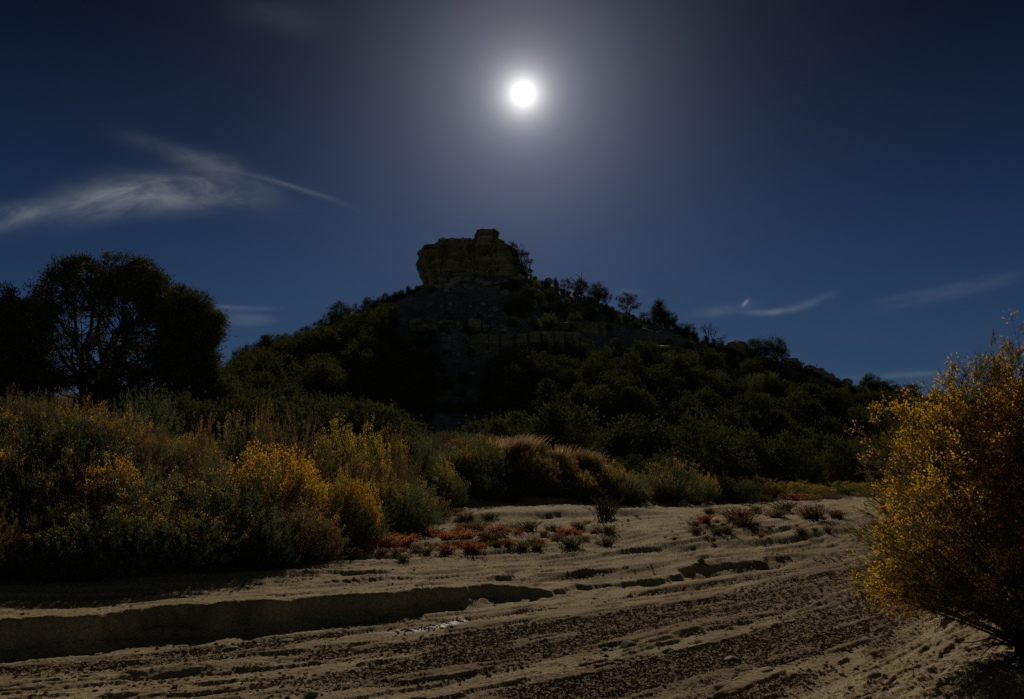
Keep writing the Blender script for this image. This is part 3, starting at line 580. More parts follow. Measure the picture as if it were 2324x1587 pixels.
SH = [
 (20, 868, 5.2, 150, 'russet', 'tall reddish-brown shrub at the frame edge above the far bushes, under the small juniper'),
 (115, 872, 5.0, 150, 'russet', 'reddish-brown feathery shrub with a flat top, below the gap between the two junipers'),
 (205, 893, 4.6, 130, 'mixed', 'brown shrub with a yellow flowering crest under the big juniper trunk'),
 (290, 915, 4.0, 130, 'mixed', 'brown shrub with yellow tips sloping down beside the grey-green bush'),
 (362, 947, 3.4, 75, 'russet', 'small tan-topped shrub between the yellow crest and the grey sage hollow'),
 (340, 868, 8.5, 150, 'sage', 'large grey-green bush standing in shade in front of the big juniper'),
 (462, 940, 3.6, 80, 'mixed', 'narrow shrub with a yellow-green head left of the dark hollow'),
 (545, 927, 5.0, 120, 'green', 'grey-green shrub with an upright yellow crown beside the big brown dome'),
 (598, 906, 5.6, 60, 'mixed', 'slim brown shrub with an orange tip standing above the brown dome'),
 (662, 908, 5.4, 180, 'russet', 'large domed brown shrub in the back row, widest of the belt'),
 (775, 924, 5.4, 140, 'yellow', 'yellow-tipped shrub on the skyline of the belt beside the brown dome'),
 (835, 945, 4.8, 120, 'yellow', 'yellow-tipped shrub sloping down from the highest yellow crown'),
 (897, 950, 4.8, 85, 'mixed', 'rounded shrub with a golden cap before the dark slope'),
 (955, 968, 4.8, 90, 'sage', 'grey sagebrush between the golden cap and the orange grass'),
 (1098, 981, 1.7, 125, 'green', 'tall sagebrush with a visible dark trunk and a yellow top'),
 (1052, 1010, 1.8, 70, 'mixed', 'pale yellow plumed shrub leaning on the trunked sagebrush'),
 (612, 1000, 2.2, 215, 'gold', 'brightest orange-yellow flowering rabbitbrush in the middle of the belt'),
 (690, 1030, 1.9, 110, 'gold', 'orange-yellow rabbitbrush joined to the brightest one on its lower side'),
 (268, 1036, 1.8, 140, 'gold', 'bright yellow flowering rabbitbrush among dark sage below the brown thicket'),
 (303, 1000, 2.4, 70, 'spray', 'olive plume-like sage standing over the bright yellow patch'),
 (782, 1052, .9, 75, 'yellow', 'small yellow flower-headed rabbitbrush beside the dark hollow'),
 (812, 1084, .4, 120, 'gold', 'yellow rabbitbrush with pale flower heads at the edge of the round dark sage'),
 (912, 1082, .5, 180, 'green', 'round dark sagebrush with yellow-edged shoulder beside the wash'),
 (985, 1120, .3, 80, 'mixed', 'yellow-brown shrub on the sunny shoulder of the round dark sagebrush'),
 (820, 1010, 2.8, 150, 'mixed', 'brown shrub with yellow streaks behind the round dark sagebrush'),
 (905, 1005, 3.0, 120, 'russet', 'brown stalky shrub with bare twigs behind the dark sage'),
 (1004, 1031, 2.4, 62, 'yellow', 'slender shrub with an orange-yellow crown left of the trunked sagebrush'),
 (1012, 1075, 1.3, 90, 'russet', 'brown shrub filling the gap left of the trunked sagebrush'),
 (1215, 1026, 1.0, 115, 'mixed', 'brown shrub with an orange cap below the red earth bank'),
 (1262, 1020, 2.2, 90, 'russet', 'brown upright shrub against the red earth bank'),
 (1175, 1062, .8, 110, 'sage', 'dark sagebrush just beside the trunked one'),
 (1262, 1085, .3, 110, 'sage', 'dark low sagebrush at the sand edge below the orange-capped shrub'),
 (1322, 1066, .5, 80, 'yellow', 'orange-yellow rabbitbrush glowing beside the round brown bush'),
 (1340, 1100, .15, 95, 'russet', 'brown stalky bush at the sand edge under the glowing yellow one'),
 (1390, 1044, .9, 80, 'yellow', 'upright yellow rabbitbrush behind the spiky plant'),
 (1425, 1064, .4, 100, 'green', 'dark round bush rimmed with yellow down one side'),
 (1526, 1035, .5, 150, 'green', 'largest dark round sagebrush at the far end of the sand'),
 (1602, 1072, .9, 62, 'yellow', 'thin yellow shrub behind the end of the largest dark sagebrush'),
 (1632, 1066, 1.5, 80, 'russet', 'pinkish-brown shrub beside the thin yellow one'),
 (1672, 1080, .8, 100, 'sage', 'dark bush rising next to the narrow sand gap'),
 (1712, 1076, 2.4, 90, 'mixed', 'brown bush with a fine yellow top near the dark junipers'),
 (1752, 1086, 3, 80, 'yellow', 'low yellow-topped bush, nearest to the brown one'),
 (1808, 1089, 3.5, 90, 'yellow', 'wide low yellow-topped bush in the far row'),
 (1858, 1098, 3.5, 70, 'yellow', 'small low yellow-topped bush in the far row'),
 (1912, 1090, 4.5, 110, 'yellow', 'widest low yellow-topped bush in the far row'),
 (1968, 1093, 4.5, 90, 'yellow', 'low yellow-topped bush closest to the big flowering rabbitbrush'),
 (2020, 1096, 4.5, 90, 'yellow', 'low yellow bush half hidden behind the big flowering rabbitbrush'),
 (1722, 1119, .4, 62, 'mixed', 'low yellowish bush at the sand edge in front of the dark one'),
 (1800, 1114, .8, 75, 'rust', 'reddish low bush at the sand edge'),
 (1838, 1124, .2, 46, 'yellow', 'small bright yellow bush right in front of the reddish one'),
 (1885, 1116, 1.2, 80, 'russet', 'low brown bush behind the flat pale slabs'),
 (1978, 1118, .6, 85, 'mixed', 'brown and yellow low bush beside the big rabbitbrush'),
 (2045, 1112, .8, 80, 'russet', 'brown low bush seen through the big rabbitbrush'),
 (1585, 1112, .2, 50, 'russet', 'small brown bush at the start of the narrow sand gap'),
 (735, 1122, .9, 120, 'spray', 'drooping dark bush with bright arching tips in the deep hollow'),
 (425, 1108, 1.0, 150, 'spray', 'dark sage with two pale fan-like sprays'),
 (280, 1118, .9, 120, 'spray', 'dark sage with one tall pale spray below the bright yellow patch'),
 (150, 1110, 1.0, 140, 'spray', 'dark sage with russet drooping tips near the frame edge'),
 (480, 1030, 1.8, 170, 'green', 'large grey-green sage mound beside the brightest rabbitbrush'),
 (455, 985, 2.8, 110, 'russet', 'brown fan-shaped shrub above the large grey-green mound'),
 (555, 1120, .8, 130, 'sage', 'dark sage below the brightest rabbitbrush'),
 (650, 1130, .6, 130, 'russet', 'dim brown shrub hanging over the sand below the brightest rabbitbrush'),
 (50, 1035, 2.0, 150, 'russet', 'brown shrub with yellow flecks at the frame edge, middle height'),
 (30, 960, 3.6, 110, 'mixed', 'brown shrub with a yellow tuft at the frame edge under the tall one'),
 (200, 975, 3.2, 130, 'sage', 'grey-green shrub with silver twigs in the middle of the thicket'),
 (120, 985, 2.8, 100, 'russet', 'brown shrub in front of the silver-twigged one'),
]
for px, top, off, pw, kd, lb in SH: shrub_at(px, top, off, pw, kd, lb)
# fill of the belt between the named ones
ENV = [(-300, 880), (0, 872), (150, 874), (230, 895), (330, 935), (400, 975), (500, 960), (560, 935), (650, 915), (760, 935), (860, 960), (960, 985), (1100, 1000), (1230, 1012), (1300, 1030), (1400, 1060), (1500, 1060), (1600, 1090), (1700, 1095), (2200, 1100)]
ex, ey = zip(*ENV); cnt = 0; px = -260
while px < 2100:
    for row in range(5):
        off = row * 1.25 + RND.uniform(0, 1.1); p = px + RND.uniform(-18, 18)
        if p > 1180 and row > 3 or p > 1560 and row > 3: continue
        az, r = s_off(p, 1000, off); x, y = r * math.sin(az), r * math.cos(az); z = H1(x, y)
        hmax = CAMZ + az_te(p, np.interp(p, ex, ey) + 12 + (14 if row < 3 else 0))[1] * r - z; h = min(hmax, RND.uniform(.75, 1.25) if row else RND.uniform(.6, .95))
        if p > 1560: h = min(h, .5)
        if h < .25: continue
        kd = RND.choice(['sage', 'sage', 'spray', 'green', 'russet', 'mixed', 'green'] if row < 3 else ['russet', 'green', 'mixed', 'sage'])
        if p > 1180: kd = RND.choice(['green', 'mixed', 'yellow', 'russet', 'green', 'yellow'])
        where = ('at the sand edge' if row == 0 else 'mid belt' if row < 3 else 'in the back row')
        side = ('under the junipers' if p < 480 else 'around the brightest rabbitbrush' if p < 860 else 'around the trunked sagebrush' if p < 1250 else 'towards the narrow sand gap')
        what = {'sage': 'dull grey-green sagebrush', 'spray': 'dark drooping sagebrush', 'russet': 'dull brown seeded shrub', 'mixed': 'brown shrub with few yellow flecks', 'green': 'dark green shrub with few yellow tips', 'yellow': 'olive shrub with small yellow heads'}[kd]
        put(kd, x, y, h * RND.uniform(1.2, 1.6), h, f'{what} {where} {side}', f'{what} {where} {side}')
    px += 34 if px < 700 else 42
# plume grasses on the red bank
for i in range(11):
    p = 1134 + i * 7.6 + RND.uniform(-3, 3); shrub_at(p, 974 + abs(i - 7) * 1.6 + RND.uniform(0, 12), 2.5 + RND.uniform(0, .9), 34, 'plume', 'sunlit pale plume grass bending on top of the red earth bank', 'plume grasses on the red bank', hmin=.4, hmax=.85)
for i in range(6):
    shrub_at(1308 + i * 9 + RND.uniform(-3, 3), 985 + i * 3 + RND.uniform(0, 9), 2.8 + RND.uniform(0, .6), 28, 'plume', 'silvery plume grass on the shoulder of the bank past the dark shrub', 'plume grasses on the bank shoulder', hmin=.4, hmax=.6)
for i in range(7):
    shrub_at(1486 + i * 9, 1014 + i * 1.5 + RND.uniform(0, 4), 3.2, 26, 'plume', 'small pale plume grass behind the largest dark round sagebrush', 'plume grasses behind the round sagebrush', hmax=.8)
for p, t, w, lb in ((978, 988, 50, 'small round orange bunch grass above the brown shrubs'), (1024, 986, 62, 'larger round orange bunch grass beside the small one'), (1003, 983, 40, 'pale upright bunch grass between the two orange ones'),
                    (1270, 992, 40, 'orange bunch grass between the two plume grass groups')):
    shrub_at(p, t, 3.6, w, 'goldgrass', lb, hmax=.6)

for p, t, o, w, kd, lb in ((905, 972, 5.2, 80, 'russet', 'low brown shrub on the crest behind the golden-capped one'), (940, 982, 5.6, 70, 'mixed', 'low brown shrub with yellow tips on the crest'), (968, 990, 5.0, 70, 'sage', 'low grey shrub on the crest below the small orange grass'),
                           (1005, 1000, 5.4, 80, 'russet', 'low brown shrub on the crest under the pale upright grass'), (1040, 992, 5.2, 70, 'mixed', 'low yellow-tipped shrub on the crest beside the larger orange grass'), (1070, 990, 4.4, 70, 'russet', 'low brown shrub on the crest left of the trunked sagebrush'),
                           (1105, 1000, 4.6, 80, 'russet', 'low brown shrub on the crest behind the trunked sagebrush'), (985, 1012, 4.0, 90, 'russet', 'brown shrub just below the crest under the orange grasses'), (930, 1000, 4.2, 90, 'mixed', 'brown shrub with yellow flecks just below the crest'), (1050, 1016, 3.6, 90, 'sage', 'grey shrub just below the crest near the pale yellow plumed one')):
    shrub_at(p, t, o, w, kd, lb, hmin=.5, hmax=.8); shrub_at(p + 9, t - 6, o + 3.2, w, kd, lb.replace('low', 'slightly farther low') if 'low' in lb else lb.replace('shrub', 'shrub, its farther half,', 1), hmin=.6, hmax=.9)
for i in range(22):
    kd = RND.choice(['russet', 'mixed', 'green', 'sage', 'yellow'])
    shrub_at(1095 + i * 13 + RND.uniform(-5, 5), 1020, RND.uniform(.9, 2.6), RND.uniform(55, 85), kd, {'russet': 'brown shrub', 'mixed': 'brown shrub flecked yellow', 'green': 'dark green shrub', 'sage': 'dull grey shrub', 'yellow': 'olive yellow-headed shrub'}[kd] + ' clinging to the face of the red earth bank',
             kd + ' shrubs on the face of the red bank', hmin=.55, hmax=.8)
# low plants on the sand terrace
TF = [(60, 1430, 160, 'tred'), (180, 1500, 90, 'tbrn'), (280, 1545, 100, 'tolv'), (300, 1350, 150, 'tred'), (500, 1395, 130, 'tora'), (600, 1370, 100, 'tred'), (720, 1385, 150, 'tora'), (500, 1530, 150, 'tred'), (780, 1535, 190, 'tred'),
      (340, 1480, 50, 'tolv'), (640, 1450, 70, 'tolv'), (910, 1470, 60, 'tolv'), (970, 1400, 170, 'tbrn'), (1050, 1340, 190, 'tred'), (1050, 1460, 90, 'tolv'), (1180, 1460, 110, 'tred'), (1310, 1490, 130, 'tolv'), (1430, 1420, 70, 'tbrn'),
      (1520, 1440, 80, 'tred'), (1480, 1490, 100, 'tolv'), (1380, 1300, 180, 'tolv'), (1650, 1300, 110, 'tolv'), (1850, 1470, 180, 'tolv'), (1700, 1400, 120, 'tbrn'), (1790, 1330, 110, 'tora'), (1920, 1350, 90, 'tred'),
      (1930, 1260, 110, 'tbrn'), (1990, 1400, 90, 'tbrn'), (2240, 1440, 120, 'tbrn'), (2230, 1320, 150, 'tbrn'), (2100, 1330, 80, 'tred'), (700, 1180, 150, 'tbrn'), (690, 1290, 120, 'tbrn'), (840, 1280, 150, 'tbrn'), (970, 1170, 110, 'tolv'),
      (620, 1100, 80, 'tbrn'), (640, 1330, 120, 'tred'), (410, 1340, 100, 'tbrn'), (1560, 1330, 60, 'tbrn'), (1280, 1330, 90, 'tred'), (900, 1360, 90, 'tora')]
TF = [(907.4 + .2097 * a, 937.7 + .2097 * b, .2097 * c, d) for a, b, c, d in TF]
TF += [(1548.7 + .3332 * a, 1057.5 + .3332 * b, .3332 * c, d) for a, b, c, d in
       [(190, 335, 60, 'tolv'), (380, 390, 150, 'tbrn'), (430, 420, 100, 'tbrn'), (700, 320, 100, 'tolv'), (880, 365, 130, 'tbrn'), (990, 450, 40, 'tbrn'), (810, 475, 60, 'tbrn'), (230, 470, 60, 'tolv'), (300, 465, 70, 'tbrn'), (80, 420, 60, 'tbrn'),
        (500, 325, 70, 'tbrn'), (150, 400, 90, 'tred'), (90, 465, 60, 'tbrn'), (640, 360, 90, 'tbrn'), (1050, 360, 80, 'tbrn'), (330, 350, 60, 'tbrn')]]
TF += [(825, 1258, 26, 'tred'), (850, 1250, 30, 'tred'), (875, 1246, 44, 'tora'), (800, 1268, 22, 'tbrn'), (900, 1262, 18, 'tbrn'), (915, 1276, 18, 'tolv'), (865, 1262, 20, 'tbrn')]
CW = {'tred': 'reddish', 'tora': 'orange', 'tbrn': 'dry brown', 'tolv': 'olive-green'}
for a, b, w, kd in TF:
    q = hit(a, b)
    if not q: continue
    x, y, r = q; wm = w * r / F
    zone = ('in the dense row at the edge of the shade' if b > 1215 and a < 1010 else 'on the sand below the dark step' if a < 1250 else 'on the sand around the spiky plant' if a < 1500 else 'on the cracked sand towards the big rabbitbrush')
    sz = 'wide' if w > 30 else 'small'
    put(kd, x, y, wm * 1.6, min(wm * .62, .45) + .06, f'{sz} {CW[kd]} low plant {zone}', f'{sz} {CW[kd]} low plants {zone}', sink=.01)
for k in range(85):     # tiny sprigs
    a = RND.uniform(860, 1900); b = RND.uniform(1190, 1250) - (a - 860) * .035 + RND.gauss(0, 6); q = hit(a, b)
    if not q: continue
    x, y, r = q; wm = RND.uniform(7, 17) * r / F; kd = RND.choice(['tbrn', 'tolv', 'tred', 'tbrn'])
    put(kd, x, y, wm, wm * .6, f'tiny {CW[kd]} sprig growing from the sand terrace', f'tiny {CW[kd]} sprigs on the sand terrace', sink=.005)
x, y, r = hit(1373, 1180); put('tgrn', x, y, .62, .58, 'dark green spiky plant alone at the end of the sand step', sink=.01)

# ------------------------------------------------------------------ hill trees
def ridge_tree(px, top, base, pw, kd, lb, grp=None, var=None, rz=None, back=1.2):
    az, te = az_te(px, top); r = float(RR(az)) - back; x, y = r * math.sin(az), r * math.cos(az)
    zt = CAMZ + te * r; zb = min(H1(x, y), CAMZ + az_te(px, base)[1] * r); h = zt - zb
    o = put(kd, x, y, pw * r / F, h, lb, grp, rz=rz, sink=0, var=var); o.location.z = zb - .1; return o
SKY = [(1260, 626, 645, 15, 'cone', 'tiny pointed conifer beside the pointed rock on the ridge'), (1286, 628, 668, 30, 'open', 'ragged pinyon left of the bare branches on the ridge'), (1318, 632, 672, 34, 'pinyon', 'pinyon with bare branches rising above it'),
       (1308, 619, 668, 46, 'snag', 'bare forked branches standing between two ridge pinyons'), (1355, 638, 682, 42, 'pinyon', 'rounded pinyon next to the bare branches on the ridge'), (1375, 658, 688, 26, 'open', 'small pinyon leaning off the rounded one'),
       (1424, 661, 718, 54, 'open', 'open rounded pinyon standing alone with a cloud behind it'), (1494, 675, 738, 46, 'cone', 'tall dense cone-shaped pinyon on the ridge'), (1516, 700, 745, 34, 'pinyon', 'lower pinyon on the downhill side of the tall cone-shaped one'),
       (1462, 706, 728, 26, 'open', 'low scrub between the open pinyon and the cone-shaped one'), (1553, 731, 765, 40, 'pinyon', 'scraggly pinyon uphill of the bare dead tree'), (1608, 727, 788, 64, 'dead', 'leafless dead tree with a wide fan of bare branches'),
       (1717, 765, 812, 46, 'juniper', 'dense round tree, uphill one of the pair past the boulder'), (1757, 760, 818, 44, 'pinyon', 'taller tree of the pair past the boulder'), (1780, 785, 822, 24, 'open', 'thin tree at the downhill foot of the pair'),
       (1822, 814, 836, 15, 'snag', 'small bare snag among skyline rocks'), (1849, 820, 846, 20, 'snag', 'forked little snag above the round rocks'), (1911, 852, 872, 18, 'snag', 'two-pronged bare snag on a rounded rock'),
       (1974, 842, 888, 32, 'pinyon', 'round-topped tree on the low far ridge'), (2008, 860, 890, 38, 'juniper', 'wide dark tree beside the round-topped one'), (2058, 868, 900, 46, 'juniper', 'wide low tree in the far ridge row'),
       (2125, 876, 905, 28, 'open', 'open tree near the big rabbitbrush edge on the far ridge'), (2166, 880, 915, 26, 'cone', 'pointed tree partly behind the big rabbitbrush'), (1236, 632, 652, 22, 'open', 'low scrub uphill of the pointed rock'),
       (545, 782, 830, 28, 'pinyon', 'lowest skyline tree beside the big juniper'), (560, 776, 825, 18, 'cone', 'spiky treetop just above the lowest skyline tree'), (578, 774, 820, 28, 'open', 'small ragged tree before the broad rounded one'),
       (612, 753, 810, 52, 'juniper', 'broad rounded tree on the lower skyline'), (650, 753, 800, 44, 'juniper', 'flat-topped tree on the lower skyline'), (694, 737, 790, 36, 'pinyon', 'tree with three tufts on the skyline'), (728, 723, 780, 36, 'pinyon', 'narrow tree below the tallest skyline tree'),
       (752, 702, 765, 34, 'open', 'airy tree against the tallest of the slope'), (773, 683, 752, 50, 'pinyon', 'tallest skyline tree of the slope below the sandstone butte'), (811, 688, 735, 36, 'open', 'flat-branched tree with sky showing through'), (838, 672, 722, 30, 'pinyon', 'upright tree uphill of the flat-branched one'),
       (857, 670, 712, 24, 'open', 'small tree in the row below the butte'), (876, 663, 700, 24, 'pinyon', 'domed tree in the row below the butte'), (896, 659, 692, 26, 'cone', 'double-topped tree in the row below the butte'), (914, 655, 682, 14, 'cone', 'uppermost tiny pointed tree of the row below the butte'),
       (950, 645, 662, 20, 'sage', 'spiky bush growing against the foot of the butte')]
for s in SKY:
    s = list(s); s[3] *= 1.35 if s[4] in ('pinyon', 'juniper', 'open', 'cone') else 1; ridge_tree(*s)
SX = [p[0] for p in SIL]; SY = [p[1] for p in SIL]
for p0, p1, st, lb in ((1188, 1300, 7, 'low scrub on the crest beside the pine at the butte'), (1300, 1480, 8, 'low scrub on the crest between the ridge pinyons'), (1480, 1660, 8, 'low scrub on the crest around the dead tree'),
                       (1700, 1900, 10, 'low scrub on the crest among the skyline rocks'), (1900, 2250, 9, 'low tree crowding the far ridge'), (520, 700, 9, 'low tree crowding the lowest skyline'), (700, 960, 8, 'low tree crowding the skyline below the butte')):
    p = p0
    while p < p1:
        q = p + RND.uniform(-st * .4, st * .4); y0 = float(np.interp(q, SX, SY)); big = 'tree' in lb
        ridge_tree(q, y0 - RND.uniform(1, 7 if not big else 19), y0 + 6, RND.uniform(9, 16) * (1.35 if big else 1), RND.choice(['sage', 'juniper', 'pinyon', 'juniper']), lb, lb + ' (row)', back=RND.uniform(.6, 2.5)); p += st

def hill_tree(px, top, base, pw, kd, lb, grp=None):
    q = hit(px, base)
    if not q: return
    x, y, r = q; put(kd, x, y, pw * r / F, (base - top) * r / F * 1.03, lb, grp, sink=.15)
for s in [(1140, 831, 925, 90, 'juniper', 'large round tree at the edge of the grey scree slope'), (1243, 856, 965, 96, 'cone', 'large dense cone-shaped tree at the hill foot'), (1384, 838, 905, 54, 'juniper', 'tree with a pale sunlit rim halfway up the hill'),
          (1350, 870, 970, 110, 'juniper', 'broad dark tree beside the large cone-shaped one'), (1440, 872, 985, 130, 'juniper', 'broadest dark tree at the hill foot'), (752, 824, 930, 78, 'juniper', 'tall rounded tree on the lower slope'),
          (812, 868, 948, 44, 'cone', 'narrow pointed tree at the edge of the scree'), (640, 800, 905, 90, 'juniper', 'broad tree below the flat-topped skyline tree'), (860, 812, 880, 60, 'pinyon', 'mid-slope tree above the narrow pointed one'),
          (1560, 900, 1000, 100, 'juniper', 'dark rounded tree below the small cliffs'), (1650, 925, 1040, 110, 'pinyon', 'tall dark tree behind the narrow sand gap'), (1500, 930, 1020, 90, 'pinyon', 'dark tree behind the largest round sagebrush'),
          (1760, 930, 1040, 120, 'juniper', 'wide dark tree at the hill foot past the gap'), (1830, 870, 940, 90, 'juniper', 'rounded tree below the skyline rocks'), (1880, 950, 1050, 100, 'pinyon', 'dark tree above the far yellow bushes'),
          (1980, 925, 1040, 110, 'juniper', 'dark tree beside the upper edge of the big rabbitbrush'), (1290, 760, 800, 40, 'pinyon', 'small tree growing against the upper cliff'), (1590, 905, 975, 60, 'cone', 'pointed tree between two dark rounded ones')]:
    hill_tree(*s)
for px, py, w, h, lb in ((1325, 832, 16, 22, 'small rust-orange shrub alone on the dark slope'), (1545, 826, 22, 18, 'rust-orange shrub below the far cliff'), (1607, 787, 10, 8, 'tiny orange shrub under the dead tree'), (1765, 868, 14, 22, 'upright rust shrub below the tree pair'),
                         (1785, 912, 34, 20, 'red shrub patch on the sunny shoulder'), (1850, 1008, 48, 24, 'rusty twiggy bush low on the slope'), (1830, 995, 26, 16, 'small rusty twigs above the rusty bush'), (1775, 895, 26, 12, 'low reddish shrub above the red patch'), (1500, 858, 16, 16, 'dim reddish shrub among the dark trees')):
    q = hit(px, py)
    if q: put('rust', q[0], q[1], w * q[2] / F, h * q[2] / F, lb, sink=.05)
TREES = []
def scatter(n, box, size, kinds, what, grp, aspect=(.85, 1.25), tries=7):
    x0, x1, y0, y1 = box; N = n * tries
    P = [(RND.uniform(x0, x1), RND.uniform(y0, y1)) for _ in range(N)]
    D = np.array([ray(*p) for p in P]); D = D / np.hypot(D[:, 0], D[:, 1])[:, None]
    rs = np.concatenate([np.arange(20, 60, .8), np.arange(60, 140, 1.2)]); Z = height(D[:, 0:1] * rs, D[:, 1:2] * rs)
    hitm = (CAMZ + D[:, 2:3] * rs <= Z); k = hitm.argmax(1); ok = hitm.any(1) & (k > 2); r = rs[k]; X, Y = D[:, 0] * r, D[:, 1] * r
    Zf = height(X, Y, True); c = 0
    for i in np.nonzero(ok)[0]:
        if c >= n: break
        x, y, z = float(X[i]), float(Y[i]), float(Zf[0][i]); sm = RND.uniform(*size)
        if Zf[3][i] < 7 or any((x - a) ** 2 + (y - b) ** 2 < ((sm + q) * .36) ** 2 for a, b, q in TREES): continue
        lim = float(np.interp(math.atan2(x, y), SA[:, 0], SA[:, 1]))
        if (z + sm * .95 - CAMZ) / r[i] > lim + .004: sm = max(.5, CAMZ + (lim + .003) * float(r[i]) - z)
        if sm < .6: continue
        TREES.append((x, y, sm)); put(RND.choice(kinds), x, y, sm * RND.uniform(*aspect), sm, what, grp, sink=.12); c += 1
scatter(46, (505, 760, 760, 940), (2.2, 3.8), ['juniper', 'pinyon', 'juniper', 'cone'], 'dark tree in the dense wood on the lower slope beside the big juniper', 'dense wood on the lower slope')
scatter(40, (690, 900, 700, 900), (2.0, 3.8), ['juniper', 'pinyon', 'open'], 'dark tree on the wooded slope leading up to the butte', 'wood on the slope up to the butte')
scatter(22, (830, 980, 830, 950), (1.6, 2.8), ['juniper', 'pinyon'], 'dark tree low on the slope beside the grey scree', 'trees beside the scree')
scatter(10, (960, 1130, 870, 955), (.8, 1.6), ['juniper', 'sage'], 'small dark shrub on the grey scree', 'shrubs on the scree')
scatter(14, (900, 1180, 660, 860), (.7, 1.5), ['sage', 'juniper', 'sage'], 'small dull shrub on the bare slope below the butte', 'shrubs below the butte')
scatter(46, (1150, 1480, 650, 760), (1.1, 2.3), ['juniper', 'sage', 'pinyon', 'sage'], 'olive shrub on the slope above the cliffs', 'shrubs above the cliffs')
scatter(30, (1150, 1600, 800, 860), (1.2, 2.4), ['juniper', 'pinyon', 'sage'], 'olive shrub on the slope just below the cliffs', 'shrubs below the cliffs')
scatter(50, (1130, 1620, 860, 985), (2.2, 3.8), ['juniper', 'pinyon', 'juniper', 'cone'], 'dark tree in the wood at the hill foot', 'wood at the hill foot')
scatter(46, (1540, 1960, 800, 930), (1.3, 2.6), ['juniper', 'pinyon', 'sage'], 'dark shrubby tree on the slope under the skyline rocks', 'trees under the skyline rocks')
scatter(50, (1600, 2200, 920, 1060), (2.2, 4.0), ['juniper', 'pinyon', 'cone', 'juniper'], 'dark tree in the wood beyond the far yellow bushes', 'wood beyond the far bushes')
scatter(30, (1940, 2320, 895, 960), (2.0, 3.4), ['juniper', 'pinyon'], 'dark tree on the low far ridge by the big rabbitbrush', 'trees on the low far ridge')
scatter(20, (-150, 500, 885, 930), (2.4, 3.4), ['juniper', 'pinyon'], 'dark tree in shade behind the shrub belt under the big juniper', 'trees behind the big juniper')

def wood_row(p0, p1, step, offs, hts, kinds, top, lb, grp):
    p = p0
    while p < p1:
        for off in offs:
            q = p + RND.uniform(-step * .4, step * .4); az, r = s_off(q, 1000, off + RND.uniform(-1, 1)); x, y = r * math.sin(az), r * math.cos(az)
            h = min(RND.uniform(*hts), CAMZ + az_te(q, top(q) + RND.uniform(0, 25))[1] * r - H1(x, y))
            if h > .6: put(RND.choice(kinds), x, y, h * RND.uniform(.9, 1.25), h, lb, grp, sink=.1)
        p += step
wood_row(480, 900, 40, (10, 15, 21), (1.2, 4.4), ['juniper', 'pinyon', 'open', 'juniper'], lambda q: np.interp(q, [480, 600, 800, 900], [830, 860, 880, 930]), 'dark tree on low ground behind the shrub belt beside the scree', 'trees on low ground behind the belt')
wood_row(1120, 1700, 46, (9, 15, 22), (1.2, 4.4), ['juniper', 'pinyon', 'cone', 'open', 'pinyon'], lambda q: np.interp(q, [1120, 1200, 1700], [925, 890, 930]), 'dark tree on low ground behind the plume grasses', 'trees behind the plume grasses')
wood_row(-150, 500, 50, (12, 17), (2.0, 3.4), ['juniper', 'pinyon', 'juniper'], lambda q: 872, 'dark tree in the shade beyond the junipers', 'trees beyond the junipers')
wood_row(1680, 2330, 50, (14, 22, 30), (1.2, 4.2), ['juniper', 'pinyon', 'open', 'cone'], lambda q: 945, 'dark tree on the flat beyond the far yellow bushes', 'trees on the flat beyond the yellow bushes')
# ------------------------------------------------------------------ the junipers near the frame edge
def big_juniper(px, r, top, base_z, lobes, seed, n, label, per=120, gap=None):
    az = az_te(px, 860)[0]; x, y = r * math.sin(az), r * math.cos(az); zb = H1(x, y) if base_z is None else base_z
    rng = np.random.default_rng(seed); T = []
    for (lx, ly, rx, rz_, wt) in lobes:                    # lobe centre (photo), radii in photo pixels
        az2, te2 = az_te(lx, ly); cx = r * math.sin(az2) - x; cz = CAMZ + te2 * r - zb; sx, sz = rx * r / F, rz_ * r / F
        m = int(n * wt); d = nrm(rng.normal(size=(m * 2, 3))); d = d[(d[:, 2] > -.9)][:m]; k = np.where(rng.random(len(d)) < .25, rng.uniform(.4, .9, len(d)), rng.uniform(.88, 1.0, len(d)))
        C = nrm(rng.normal(size=(22, 3))); k = k * (.82 + .22 * np.exp(-((1 - (d @ C.T).max(1)) / .035)))
        P = np.stack([cx + d[:, 0] * k * sx, d[:, 1] * k * sx * .9, cz + d[:, 2] * k * sz], 1)
        if gap:      # thin the side that faces the wash so that limbs and sky show through
            ga, gt = az_te(gap[0], gap[1]); gx, gz = r * math.sin(ga) - x, CAMZ + gt * r - zb
            q = np.hypot((P[:, 0] - gx) / (gap[2] * r / F), (P[:, 2] - gz) / (gap[3] * r / F)); P = P[(q > 1) | (rng.random(len(P)) < .24)]
        T.append(P)
    T = np.concatenate(T)
    parts = crown_tree(seed, T, .21, per, .10, .035, M_JUN, .17, 26, .3, twigs=4, trunk_top=.30)
    return place('juniper_tree', parts, (x, y, zb), (1, 1, 1), 0, label, 'tree')
big_juniper(238, 28, 565, None, [(225, 735, 150, 165, .52), (320, 735, 92, 150, .24), (375, 740, 60, 115, .14), (160, 690, 85, 110, .2), (120, 815, 62, 70, .1), (335, 850, 85, 70, .14)], 5, 900, 'largest juniper with a fan of dark limbs and sky showing through its crown', gap=(225, 765, 125, 95), per=80)
big_juniper(430, 26, 660, None, [(435, 785, 66, 118, .7), (405, 770, 60, 120, .3), (440, 870, 72, 60, .2)], 6, 420, 'dense juniper joined to the downhill side of the largest one', per=120)
big_juniper(25, 27, 668, None, [(35, 790, 68, 120, .75), (-40, 800, 80, 120, .25), (60, 870, 70, 50, .2)], 7, 340, 'smaller dark juniper cut by the frame edge')

